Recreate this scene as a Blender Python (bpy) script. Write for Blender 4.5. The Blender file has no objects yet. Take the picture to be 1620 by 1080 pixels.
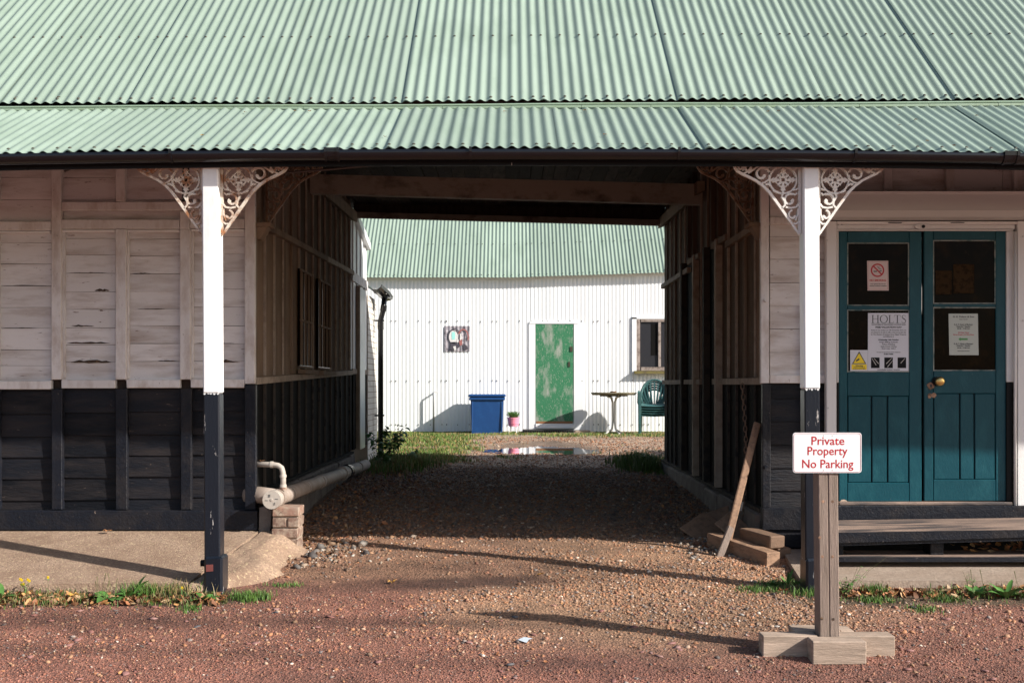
import bpy, math, random
import numpy as np
from mathutils import Vector, Matrix

random.seed(7)
rng = np.random.default_rng(11)
S = bpy.context.scene
COL = S.collection
R = math.radians

# ------------------------------------------------------------------ camera, sky, sun, exposure
CZ = 1.5                       # eye height
cam_d = bpy.data.cameras.new('camera')
cam = bpy.data.objects.new('camera', cam_d)
COL.objects.link(cam)
cam.location = (0, 0, CZ)
cam.rotation_euler = (R(90), 0, 0)
cam_d.lens = 40
cam_d.sensor_width = 36
cam_d.shift_y = 0.0414
cam_d.clip_start = 0.05
cam_d.clip_end = 1000
S.camera = cam

SUN_DIR = Vector((2.1, -1.0, 1.33)).normalized()      # towards the sun
w = bpy.data.worlds.new('World'); S.world = w; w.use_nodes = True
nt = w.node_tree
bg = nt.nodes['Background']
sky = nt.nodes.new('ShaderNodeTexSky')
sky.sky_type = 'NISHITA'
sky.sun_disc = False
sky.sun_elevation = math.asin(SUN_DIR.z)
sky.sun_rotation = math.atan2(SUN_DIR.x, SUN_DIR.y)
sky.air_density = 1.0; sky.dust_density = 1.5; sky.ozone_density = 1.0
nt.links.new(sky.outputs[0], bg.inputs[0])
bg.inputs[1].default_value = 0.095
sun_d = bpy.data.lights.new('sun', 'SUN')
sun_d.energy = 4.6
sun_d.angle = R(0.8)
sun_d.color = (1.0, 0.955, 0.88)
sun = bpy.data.objects.new('sun', sun_d); COL.objects.link(sun)
sun.rotation_euler = SUN_DIR.to_track_quat('Z', 'Y').to_euler()
sun.location = (6, -3, 8)
S.view_settings.view_transform = 'Standard'
S.view_settings.look = 'None'
S.view_settings.gamma = 1
S.view_settings.use_curve_mapping = False
S.view_settings.exposure = 0.76

F = 1800.0
def PX(px, Y): return (px - 810.0) * Y / F
def PZ(py, Y): return CZ + (607.0 - py) * Y / F

# ------------------------------------------------------------------ materials
def mat(name, base, rough=0.6, var=0.06, dirt=None, dirt_lo=0.5, dirt_hi=0.7, dirt_scale=4.0, stretch=(1, 1, 1),
        peel=None, peel_lo=0.62, peel_hi=0.68, peel_scale=14.0, bump=0.2, bump_scale=60.0, metal=0.0, spec=0.5,
        grain=0.0, attr=None, coat=0.0):
    m = bpy.data.materials.new(name); m.use_nodes = True
    n = m.node_tree.nodes; l = m.node_tree.links
    b = n['Principled BSDF']
    b.inputs['Roughness'].default_value = rough
    b.inputs['Metallic'].default_value = metal
    b.inputs['Specular IOR Level'].default_value = spec
    if coat: b.inputs['Coat Weight'].default_value = coat
    tc = n.new('ShaderNodeTexCoord'); oi = n.new('ShaderNodeObjectInfo')
    mp = n.new('ShaderNodeMapping'); mp.inputs['Scale'].default_value = stretch
    vm = n.new('ShaderNodeVectorMath'); vm.operation = 'ADD'
    mu = n.new('ShaderNodeMath'); mu.operation = 'MULTIPLY'; mu.inputs[1].default_value = 37.0
    l.new(oi.outputs['Random'], mu.inputs[0]); l.new(tc.outputs['Object'], vm.inputs[0]); l.new(mu.outputs[0], vm.inputs[1])
    l.new(vm.outputs[0], mp.inputs[0])
    def noise(scale, detail=5, rgh=0.6):
        t = n.new('ShaderNodeTexNoise'); t.inputs['Scale'].default_value = scale
        t.inputs['Detail'].default_value = detail; t.inputs['Roughness'].default_value = rgh
        l.new(mp.outputs[0], t.inputs[0]); return t.outputs[0]
    def ramp(src, a, c):
        r = n.new('ShaderNodeMapRange'); r.inputs['From Min'].default_value = a; r.inputs['From Max'].default_value = c
        l.new(src, r.inputs['Value']); return r.outputs[0]
    def mix(f, a, c, typ='MIX'):
        x = n.new('ShaderNodeMix'); x.data_type = 'RGBA'; x.blend_type = typ
        if hasattr(f, 'is_linked'): l.new(f, x.inputs[0])
        else: x.inputs[0].default_value = f
        for s, k in ((a, 6), (c, 7)):
            if hasattr(s, 'is_linked'): l.new(s, x.inputs[k])
            else: x.inputs[k].default_value = (*s, 1)
        return x.outputs[2]
    if attr:
        at = n.new('ShaderNodeAttribute'); at.attribute_name = attr; cur = at.outputs['Color']
    else:
        rgb = n.new('ShaderNodeRGB'); rgb.outputs[0].default_value = (*base, 1); cur = rgb.outputs[0]
    if var:
        vr = n.new('ShaderNodeMapRange'); vr.inputs['To Min'].default_value = 1 - var * 1.6; vr.inputs['To Max'].default_value = 1 + var
        l.new(oi.outputs['Random'], vr.inputs['Value'])
        cb = n.new('ShaderNodeCombineColor')
        for k in range(3): l.new(vr.outputs[0], cb.inputs[k])
        cur = mix(1.0, cur, cb.outputs[0], 'MULTIPLY')
    if grain:
        g = n.new('ShaderNodeMapRange'); g.inputs['From Min'].default_value = 0.3; g.inputs['From Max'].default_value = 0.7
        g.inputs['To Min'].default_value = 1 - grain; g.inputs['To Max'].default_value = 1 + grain
        l.new(noise(bump_scale * 0.6, 6, 0.7), g.inputs['Value'])
        cb = n.new('ShaderNodeCombineColor')
        for k in range(3): l.new(g.outputs[0], cb.inputs[k])
        cur = mix(1.0, cur, cb.outputs[0], 'MULTIPLY')
    if dirt:
        cur = mix(ramp(noise(dirt_scale, 6, 0.62), dirt_lo, dirt_hi), cur, dirt)
    if peel:
        pf = ramp(noise(peel_scale, 7, 0.72), peel_lo, peel_hi)
        cur = mix(pf, cur, peel)
    l.new(cur, b.inputs['Base Color'])
    if bump:
        bp = n.new('ShaderNodeBump'); bp.inputs['Strength'].default_value = bump; bp.inputs['Distance'].default_value = 0.01
        l.new(noise(bump_scale, 5, 0.65), bp.inputs['Height']); l.new(bp.outputs[0], b.inputs['Normal'])
    return m

M = {}
M['white_post'] = mat('white_gloss_paint', (0.80, 0.80, 0.80), 0.35, 0, dirt=(0.62, 0.60, 0.58), dirt_lo=0.6, dirt_hi=0.85, dirt_scale=5, bump=0.08, bump_scale=25, stretch=(1, 1, .4))
M['white_board'] = mat('weathered_white_board', (0.67, 0.635, 0.625), 0.6, 0.06, dirt=(0.36, 0.285, 0.245), dirt_lo=0.47, dirt_hi=0.78, dirt_scale=5, stretch=(0.4, 1, 2.2), peel=(0.16, 0.10, 0.07), peel_lo=0.635, peel_hi=0.67, peel_scale=26, bump=0.35, bump_scale=70)
M['white_stud'] = mat('weathered_white_stud', (0.67, 0.635, 0.625), 0.6, 0.04, dirt=(0.40, 0.315, 0.27), dirt_lo=0.46, dirt_hi=0.78, dirt_scale=5, stretch=(2, 1, 0.8), peel=(0.17, 0.11, 0.08), peel_lo=0.65, peel_hi=0.68, peel_scale=32, bump=0.35, bump_scale=90)
M['white_trim'] = mat('clean_white_trim', (0.70, 0.68, 0.67), 0.45, 0.03, dirt=(0.5, 0.45, 0.42), dirt_lo=0.6, dirt_hi=0.9, bump=0.1)
M['box_grey'] = mat('shutter_box_paint', (0.54, 0.53, 0.52), 0.5, 0.02, bump=0.05)
M['black_board'] = mat('black_tarred_board', (0.009, 0.010, 0.014), 0.5, 0.25, spec=.16, dirt=(0.028, 0.023, 0.023), dirt_lo=0.42, dirt_hi=0.72, dirt_scale=5, stretch=(0.4, 1, 2.2), peel=(0.15, 0.11, 0.09), peel_lo=0.655, peel_hi=0.685, peel_scale=30, bump=.8, bump_scale=32)
M['black_stud'] = mat('black_tarred_stud', (0.009, 0.0105, 0.016), 0.42, 0.12, spec=.2, dirt=(0.024, 0.021, 0.022), dirt_lo=0.45, dirt_hi=0.75, dirt_scale=7, peel=(0.22, 0.17, 0.14), peel_lo=0.665, peel_hi=0.69, peel_scale=24, bump=0.6, bump_scale=40)
M['black_post'] = mat('black_gloss_post_paint', (0.009, 0.012, 0.019), 0.3, 0, spec=.3, peel=(0.45, 0.42, 0.40), peel_lo=0.635, peel_hi=0.65, peel_scale=12, stretch=(2, 1, .35), bump=0.25, bump_scale=30)
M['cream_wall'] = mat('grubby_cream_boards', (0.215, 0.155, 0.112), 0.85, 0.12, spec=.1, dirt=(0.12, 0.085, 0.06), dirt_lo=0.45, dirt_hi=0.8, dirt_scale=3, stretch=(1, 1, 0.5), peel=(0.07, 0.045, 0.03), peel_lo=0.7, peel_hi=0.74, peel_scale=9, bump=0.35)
M['shaded_wall'] = mat('shade_darkened_dirty_boards', (0.115, 0.078, 0.054), 0.85, 0.12, spec=.1, dirt=(0.06, 0.04, 0.028), dirt_lo=0.45, dirt_hi=0.75, dirt_scale=3, stretch=(1, 1, 0.5), peel=(0.03, 0.02, 0.015), peel_lo=0.66, peel_hi=0.7, peel_scale=9, bump=0.35)  # darker copy of the cream boards, passage shade put into the colour
M['cream_edge'] = mat('worn_batten_paint', (0.35, 0.285, 0.23), 0.85, 0.08, spec=.1, dirt=(0.2, 0.15, 0.12), dirt_lo=0.45, dirt_hi=0.75, dirt_scale=9, bump=0.3)
M['dark_edge'] = mat('dusty_black_batten', (0.06, 0.050, 0.043), 0.85, 0.1, spec=.1, dirt=(0.03, 0.028, 0.028), dirt_lo=0.5, dirt_hi=0.6, dirt_scale=9, bump=0.3)
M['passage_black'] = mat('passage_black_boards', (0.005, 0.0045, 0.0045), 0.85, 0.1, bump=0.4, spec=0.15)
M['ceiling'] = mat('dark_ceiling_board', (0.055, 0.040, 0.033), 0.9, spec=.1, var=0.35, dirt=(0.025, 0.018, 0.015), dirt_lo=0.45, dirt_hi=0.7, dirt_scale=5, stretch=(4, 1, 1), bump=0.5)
M['beam'] = mat('old_painted_beam', (0.30, 0.25, 0.21), 0.85, 0.1, spec=.1, dirt=(0.12, 0.09, 0.072), dirt_lo=0.5, dirt_hi=0.7, dirt_scale=6, stretch=(.6, 1, 1), bump=0.5)
M['green'] = mat('green_corrugated_paint', (0.245, 0.312, 0.255), 0.5, 0.07, dirt=(0.185, 0.245, 0.19), dirt_lo=0.44, dirt_hi=0.8, dirt_scale=1.6, stretch=(2.5, 1, .5), peel=(0.09, 0.12, 0.07), peel_lo=0.665, peel_hi=0.70, peel_scale=38, bump=0.04, bump_scale=20)
M['green_trim'] = mat('green_flashing_paint', (0.24, 0.33, 0.24), 0.45, 0.03, dirt=(0.2, 0.27, 0.16), dirt_lo=0.5, dirt_hi=0.8, bump=0.1)
M['tin_white'] = mat('white_corrugated_paint', (0.86, 0.865, 0.87), 0.45, 0.015, dirt=(0.74, 0.73, 0.72), dirt_lo=0.62, dirt_hi=0.95, dirt_scale=1.2, peel=(0.35, 0.28, 0.2), peel_lo=0.77, peel_hi=0.8, peel_scale=12, bump=0)
M['screw'] = mat('rusty_screw', (0.05, 0.045, 0.028), 0.6, 0, bump=0)
M['gutter'] = mat('black_plastic_gutter', (0.007, 0.0075, 0.010), 0.24, 0.05, dirt=(0.016, 0.015, 0.012), dirt_lo=0.55, dirt_hi=0.8, dirt_scale=3, bump=0.08, bump_scale=8)
M['black'] = mat('black_paint', (0.010, 0.010, 0.011), 0.5, 0, bump=0.1, spec=.15)
M['iron_lace'] = mat('cast_iron_white_paint', (0.72, 0.68, 0.63), 0.5, 0, dirt=(0.42, 0.20, 0.08), dirt_lo=0.58, dirt_hi=0.72, dirt_scale=11, bump=0.2)
M['iron_rust'] = mat('cast_iron_rusting_paint', (0.66, 0.58, 0.49), 0.6, 0, dirt=(0.30, 0.13, 0.055), dirt_lo=0.46, dirt_hi=0.62, dirt_scale=13, bump=0.3)
M['iron_shaded'] = mat('cast_iron_shade_dark_rust', (0.26, 0.17, 0.11), 0.7, 0, dirt=(0.12, 0.06, 0.03), dirt_lo=0.42, dirt_hi=0.6, dirt_scale=13, bump=0.3)  # rusty iron darkened, shade behind the front posts put into the colour
M['door_teal'] = mat('teal_door_paint', (0.004, 0.055, 0.075), 0.38, 0.05, spec=.25, dirt=(0.012, 0.085, 0.105), dirt_lo=0.5, dirt_hi=0.8, dirt_scale=6, peel=(0.3, 0.25, 0.2), peel_lo=0.70, peel_hi=0.71, peel_scale=26, stretch=(1.6, 1, .8), bump=0.2, bump_scale=40)
M['groove'] = mat('dark_groove', (0.002, 0.008, 0.011), 0.7, 0, bump=0)
M['putty'] = mat('dusty_putty', (0.24, 0.25, 0.23), 0.7, 0, dirt=(0.04, 0.09, 0.09), dirt_lo=0.45, dirt_hi=0.65, dirt_scale=18, bump=0.3)
M['glass_dark'] = mat('dusty_dark_glass', (0.006, 0.004, 0.003), 0.07, 0, spec=0.035, dirt=(0.017, 0.009, 0.004), dirt_lo=0.5, dirt_hi=0.75, dirt_scale=9, peel=(0.02, 0.012, 0.006), peel_scale=30, bump=0)
M['glass_grey'] = mat('grey_window_glass', (0.03, 0.03, 0.035), 0.08, 0, bump=0)
M['brass'] = mat('worn_brass', (0.62, 0.42, 0.16), 0.28, 0, metal=1.0, bump=0.05)
M['raw_wood'] = mat('bare_splintered_wood', (0.34, 0.20, 0.13), 0.8, 0.1, dirt=(0.14, 0.08, 0.05), dirt_lo=0.45, dirt_hi=0.6, dirt_scale=20, bump=0.5)
M['rot'] = mat('rotten_dark_wood', (0.05, 0.032, 0.022), 0.9, 0, dirt=(0.16, 0.09, 0.05), dirt_lo=0.55, dirt_hi=0.65, dirt_scale=40, bump=0.6)
M['paper'] = mat('white_paper', (0.60, 0.60, 0.66), 0.5, 0, bump=0.05, bump_scale=10)
M['paper_green'] = mat('laminated_green_paper', (0.42, 0.45, 0.42), 0.25, 0, bump=0.15, bump_scale=9)
M['paper_pink'] = mat('faded_pink_plastic', (0.58, 0.45, 0.42), 0.4, 0, bump=0)
M['paper_dim'] = mat('yellowed_paper_painted_dim', (0.036, 0.021, 0.010), 0.6, 0.1, spec=.03, dirt=(.018, .011, .006), dirt_lo=.5, dirt_hi=.6, dirt_scale=25, bump=0)  # paper colour carries the dimness behind the glass
M['ink'] = mat('black_ink', (0.04, 0.045, 0.05), 0.6, 0, bump=0)
M['ink_grey'] = mat('grey_ink', (0.09, 0.09, 0.10), 0.6, 0, bump=0)
M['ink_green'] = mat('green_ink', (0.07, 0.26, 0.08), 0.6, 0, bump=0)
M['red'] = mat('red_print', (0.42, 0.012, 0.018), 0.45, 0, bump=0)
M['red_dim'] = mat('dull_red_print', (0.40, 0.10, 0.11), 0.5, 0, bump=0)
M['yellow'] = mat('yellow_print', (0.85, 0.62, 0.01), 0.45, 0, bump=0)
M['photo_dark'] = mat('dark_photo_print', (0.012, 0.012, 0.014), 0.5, 0, bump=0, spec=.08)
M['silver'] = mat('silver_print', (0.45, 0.42, 0.4), 0.4, 0, bump=0)
M['sign_white'] = mat('white_sign_plastic', (0.80, 0.79, 0.80), 0.35, 0, dirt=(.68, .66, .66), dirt_lo=.6, dirt_hi=.9, dirt_scale=8, bump=0)
M['timber'] = mat('weathered_grey_timber', (0.25, 0.185, 0.15), 0.75, 0.1, dirt=(0.15, 0.11, 0.085), dirt_lo=0.45, dirt_hi=0.7, dirt_scale=9, stretch=(6, 6, 0.5), bump=0.5, bump_scale=30, grain=.25)
M['timber_h'] = mat('cut_timber_block', (0.46, 0.345, 0.265), 0.75, 0.18, dirt=(0.20, 0.15, 0.11), dirt_lo=0.45, dirt_hi=0.75, dirt_scale=7, stretch=(0.7, 2, 6), bump=0.4, bump_scale=30, grain=.2)
M['brown_wood'] = mat('brown_wood_offcut', (0.27, 0.16, 0.10), 0.75, 0.2, dirt=(0.13, 0.08, 0.05), dirt_lo=0.45, dirt_hi=0.75, dirt_scale=12, stretch=(2, .8, 3), bump=0.4)
M['tread'] = mat('worn_step_boards', (0.29, 0.20, 0.155), 0.7, 0.1, dirt=(0.055, 0.045, 0.045), dirt_lo=0.42, dirt_hi=0.62, dirt_scale=3.5, stretch=(0.5, 3, 3), bump=0.4)
M['concrete'] = mat('sandy_concrete', (0.35, 0.24, 0.17), 0.9, 0, dirt=(0.25, 0.16, 0.108), dirt_lo=0.38, dirt_hi=0.66, dirt_scale=3.5, peel=(0.55, 0.42, 0.26), peel_lo=0.575, peel_hi=0.61, peel_scale=48, bump=1.0, bump_scale=90, grain=.55)
M['concrete_pale'] = mat('pale_concrete', (0.35, 0.27, 0.21), 0.9, 0, dirt=(0.25, 0.18, 0.13), dirt_lo=0.4, dirt_hi=0.7, dirt_scale=2.0, bump=0.7, bump_scale=70, grain=.35)
M['plinth'] = mat('grey_plinth_stone', (0.16, 0.135, 0.12), 0.9, 0.15, dirt=(0.08, 0.06, 0.05), dirt_lo=0.4, dirt_hi=0.7, dirt_scale=6, bump=0.8, bump_scale=25)
M['brick'] = mat('old_red_brown_brick', (0.23, 0.135, 0.10), 0.9, 0.25, dirt=(0.34, 0.26, 0.20), dirt_lo=0.42, dirt_hi=0.62, dirt_scale=22, peel=(.10, .06, .045), peel_lo=.6, peel_hi=.66, peel_scale=30, bump=0.6, bump_scale=50)
M['mortar'] = mat('mortar', (0.34, 0.27, 0.21), 0.95, 0, bump=0.8, bump_scale=70)
M['brick_white'] = mat('white_painted_brick', (0.72, 0.69, 0.64), 0.7, 0.03, dirt=(0.45, 0.32, 0.22), dirt_lo=0.55, dirt_hi=0.75, dirt_scale=4, bump=0.3)
M['pipe_pvc'] = mat('dusty_soil_pipe', (0.33, 0.27, 0.23), 0.6, 0.08, dirt=(0.20, 0.14, 0.105), dirt_lo=0.4, dirt_hi=0.8, dirt_scale=6, bump=0.15)
M['pipe_cap'] = mat('pale_pipe_cap', (0.46, 0.41, 0.36), 0.55, 0.05, dirt=(0.36, 0.29, 0.24), dirt_lo=0.5, dirt_hi=0.8, dirt_scale=16, bump=0.15)
M['chain'] = mat('rusty_chain', (0.22, 0.15, 0.11), 0.6, 0, metal=0.4, bump=0.3)
M['door_green'] = mat('flaking_green_door', (0.028, 0.18, 0.08), 0.6, 0, dirt=(0.30, 0.33, 0.28), dirt_lo=0.50, dirt_hi=0.64, dirt_scale=2.0, stretch=(2.4, 1, .9), peel=(0.36, 0.36, 0.31), peel_lo=0.56, peel_hi=0.66, peel_scale=26, bump=0.3)
M['bin_blue'] = mat('blue_plastic', (0.008, 0.055, 0.19), 0.45, 0.03, dirt=(0.015, 0.08, 0.24), dirt_lo=.5, dirt_hi=.8, dirt_scale=9, bump=0.1)
M['pink'] = mat('pink_plastic', (0.82, 0.27, 0.38), 0.4, 0, bump=0)
M['chair_green'] = mat('green_plastic_chair', (0.045, 0.125, 0.125), 0.38, 0.08, dirt=(0.09, 0.16, 0.15), dirt_lo=.5, dirt_hi=.8, bump=0.05)
M['table_top'] = mat('mossy_table_top', (0.20, 0.17, 0.12), 0.8, 0, dirt=(0.11, 0.11, 0.06), dirt_lo=.45, dirt_hi=.65, dirt_scale=9, bump=0.4)
M['table_leg'] = mat('white_metal_leg', (0.62, 0.60, 0.56), 0.4, 0, dirt=(.35, .25, .18), dirt_lo=.6, dirt_hi=.75, dirt_scale=12, bump=0)
M['frame_wood'] = mat('weathered_window_wood', (0.34, 0.28, 0.25), 0.8, 0.1, dirt=(0.14, 0.1, 0.08), dirt_lo=.45, dirt_hi=.65, dirt_scale=12, bump=0.4)
M['moss_sill'] = mat('mossy_sill', (0.16, 0.13, 0.04), 0.85, 0, dirt=(0.08, 0.06, 0.04), dirt_lo=.45, dirt_hi=.65, dirt_scale=10, bump=0.4)
M['mat_rubber'] = mat('dark_rubber_step', (0.035, 0.033, 0.035), 0.7, 0, bump=0.2)
M['galv'] = mat('galvanised_pipe', (0.35, 0.35, 0.35), 0.45, 0, metal=0.5, bump=0)
M['pale_glass_door'] = mat('pale_blue_door_paint', (0.40, 0.48, 0.48), 0.3, 0, dirt=(0.24, 0.32, 0.34), dirt_lo=.4, dirt_hi=.7, dirt_scale=3, bump=0)
M['art'] = mat('painted_tin', (0.34, 0.31, 0.34), 0.6, 0, dirt=(0.14, 0.12, 0.14), dirt_lo=.48, dirt_hi=.62, dirt_scale=11, peel=(0.55, 0.52, 0.55), peel_lo=.58, peel_hi=.62, peel_scale=16, bump=0)
M['art_white'] = mat('white_art_paint', (0.75, 0.72, 0.7), 0.6, 0, dirt=(.35, .3, .3), dirt_lo=.55, dirt_hi=.62, dirt_scale=25, bump=0)
M['art_aqua'] = mat('aqua_art_paint', (0.35, 0.75, 0.70), 0.6, 0, bump=0)
M['art_red'] = mat('dull_red_art_paint', (0.36, 0.13, 0.12), 0.6, 0, bump=0)
M['art_dark'] = mat('dark_art_paint', (0.07, 0.06, 0.075), 0.6, 0, bump=0)
M['grass'] = mat('grass_blades', (0, 0, 0), 0.6, 0, attr='Col', bump=0)
M['leafmat'] = mat('leaf_green', (0.085, 0.20, 0.045), 0.42, 0.2, dirt=(.14, .27, .07), dirt_lo=.5, dirt_hi=.7, dirt_scale=20, bump=0.1)
M['leaf_dark'] = mat('shrub_leaf_green', (0.06, 0.16, 0.035), 0.45, 0.1, dirt=(.06, .13, .03), dirt_lo=.5, dirt_hi=.7, dirt_scale=12, bump=0.1)
M['stem'] = mat('plant_stem', (0.13, 0.12, 0.05), 0.7, 0.1, bump=0)
M['flower'] = mat('yellow_flower', (0.8, 0.55, 0.02), 0.6, 0, bump=0)
M['stone'] = mat('gravel_stone', (0, 0, 0), 0.75, 0, attr='Col', bump=0)
M['leaf_litter'] = mat('dry_leaves', (0, 0, 0), 0.65, 0, attr='Col', bump=0)
M['leaf_yellow'] = mat('yellow_dry_leaf', (0.55, 0.30, 0.06), 0.6, 0.1, dirt=(.3, .13, .04), dirt_lo=.5, dirt_hi=.7, dirt_scale=50, bump=0.2)
M['leaf_brown'] = mat('brown_dry_leaf', (0.30, 0.14, 0.06), 0.6, 0.1, dirt=(.15, .07, .03), dirt_lo=.5, dirt_hi=.7, dirt_scale=50, bump=0.2)
M['plastic_scrap'] = mat('crumpled_clear_plastic', (0.42, 0.47, 0.52), 0.25, 0, bump=0.2)
M['cobweb_rope'] = mat('old_rusty_bar', (0.07, 0.05, 0.045), 0.8, 0, bump=0)

def water_mat():
    m = bpy.data.materials.new('puddle_water'); m.use_nodes = True
    b = m.node_tree.nodes['Principled BSDF']
    b.inputs['Base Color'].default_value = (0.05, 0.035, 0.022, 1); b.inputs['Roughness'].default_value = 0.03
    b.inputs['IOR'].default_value = 1.33
    b.inputs['Specular IOR Level'].default_value = 1.0
    b.inputs['Coat Weight'].default_value = 1.0; b.inputs['Coat Roughness'].default_value = 0.02
    return m
M['water'] = water_mat()

def ground_mat():
    m = bpy.data.materials.new('gravel_ground'); m.use_nodes = True
    n = m.node_tree.nodes; l = m.node_tree.links; b = n['Principled BSDF']
    at = n.new('ShaderNodeAttribute'); at.attribute_name = 'Col'
    at2 = n.new('ShaderNodeAttribute'); at2.attribute_name = 'Wet'
    tc = n.new('ShaderNodeTexCoord')
    vo = n.new('ShaderNodeTexVoronoi'); vo.inputs['Scale'].default_value = 75; l.new(tc.outputs['Object'], vo.inputs['Vector'])
    no = n.new('ShaderNodeTexNoise'); no.inputs['Scale'].default_value = 130; no.inputs['Detail'].default_value = 4; l.new(tc.outputs['Object'], no.inputs['Vector'])
    n2 = n.new('ShaderNodeTexNoise'); n2.inputs['Scale'].default_value = 5; n2.inputs['Detail'].default_value = 8; l.new(tc.outputs['Object'], n2.inputs['Vector'])
    sep = n.new('ShaderNodeSeparateColor'); l.new(vo.outputs['Color'], sep.inputs[0])
    m1 = n.new('ShaderNodeMapRange'); m1.inputs['To Min'].default_value = 0.62; m1.inputs['To Max'].default_value = 1.45; l.new(sep.outputs[0], m1.inputs['Value'])
    m2 = n.new('ShaderNodeMapRange'); m2.inputs['From Min'].default_value = .3; m2.inputs['From Max'].default_value = .7; m2.inputs['To Min'].default_value = 0.72; m2.inputs['To Max'].default_value = 1.25; l.new(n2.outputs[0], m2.inputs['Value'])
    mm = n.new('ShaderNodeMath'); mm.operation = 'MULTIPLY'; l.new(m1.outputs[0], mm.inputs[0]); l.new(m2.outputs[0], mm.inputs[1])
    vs = n.new('ShaderNodeVectorMath'); vs.operation = 'SCALE'; l.new(at.outputs['Color'], vs.inputs[0]); l.new(mm.outputs[0], vs.inputs['Scale'])
    l.new(vs.outputs[0], b.inputs['Base Color'])
    mr = n.new('ShaderNodeMapRange'); mr.inputs['To Min'].default_value = 0.9; mr.inputs['To Max'].default_value = 0.65; l.new(at2.outputs['Fac'], mr.inputs['Value']); l.new(mr.outputs[0], b.inputs['Roughness'])
    ad = n.new('ShaderNodeMath'); ad.operation = 'ADD'; l.new(vo.outputs['Distance'], ad.inputs[0]); l.new(no.outputs[0], ad.inputs[1])
    bp = n.new('ShaderNodeBump'); bp.inputs['Strength'].default_value = 0.75; bp.inputs['Distance'].default_value = 0.012; l.new(ad.outputs[0], bp.inputs['Height']); l.new(bp.outputs[0], b.inputs['Normal'])
    return m
M['ground'] = ground_mat()

# ------------------------------------------------------------------ mesh helpers
def tag(o, label=None, cat=None, group=None, kind=None):
    if label: o['label'] = label
    if cat: o['category'] = cat
    if group: o['group'] = group
    if kind: o['kind'] = kind
    return o

def thing(name, label, cat, loc, group=None):
    o = bpy.data.objects.new(name, None); COL.objects.link(o); o.location = loc
    o.empty_display_size = 0.1
    return tag(o, label, cat, group)

def wloc(o):
    v = Vector((0, 0, 0))
    while o is not None:
        v += Vector(o.location); o = o.parent
    return v

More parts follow.
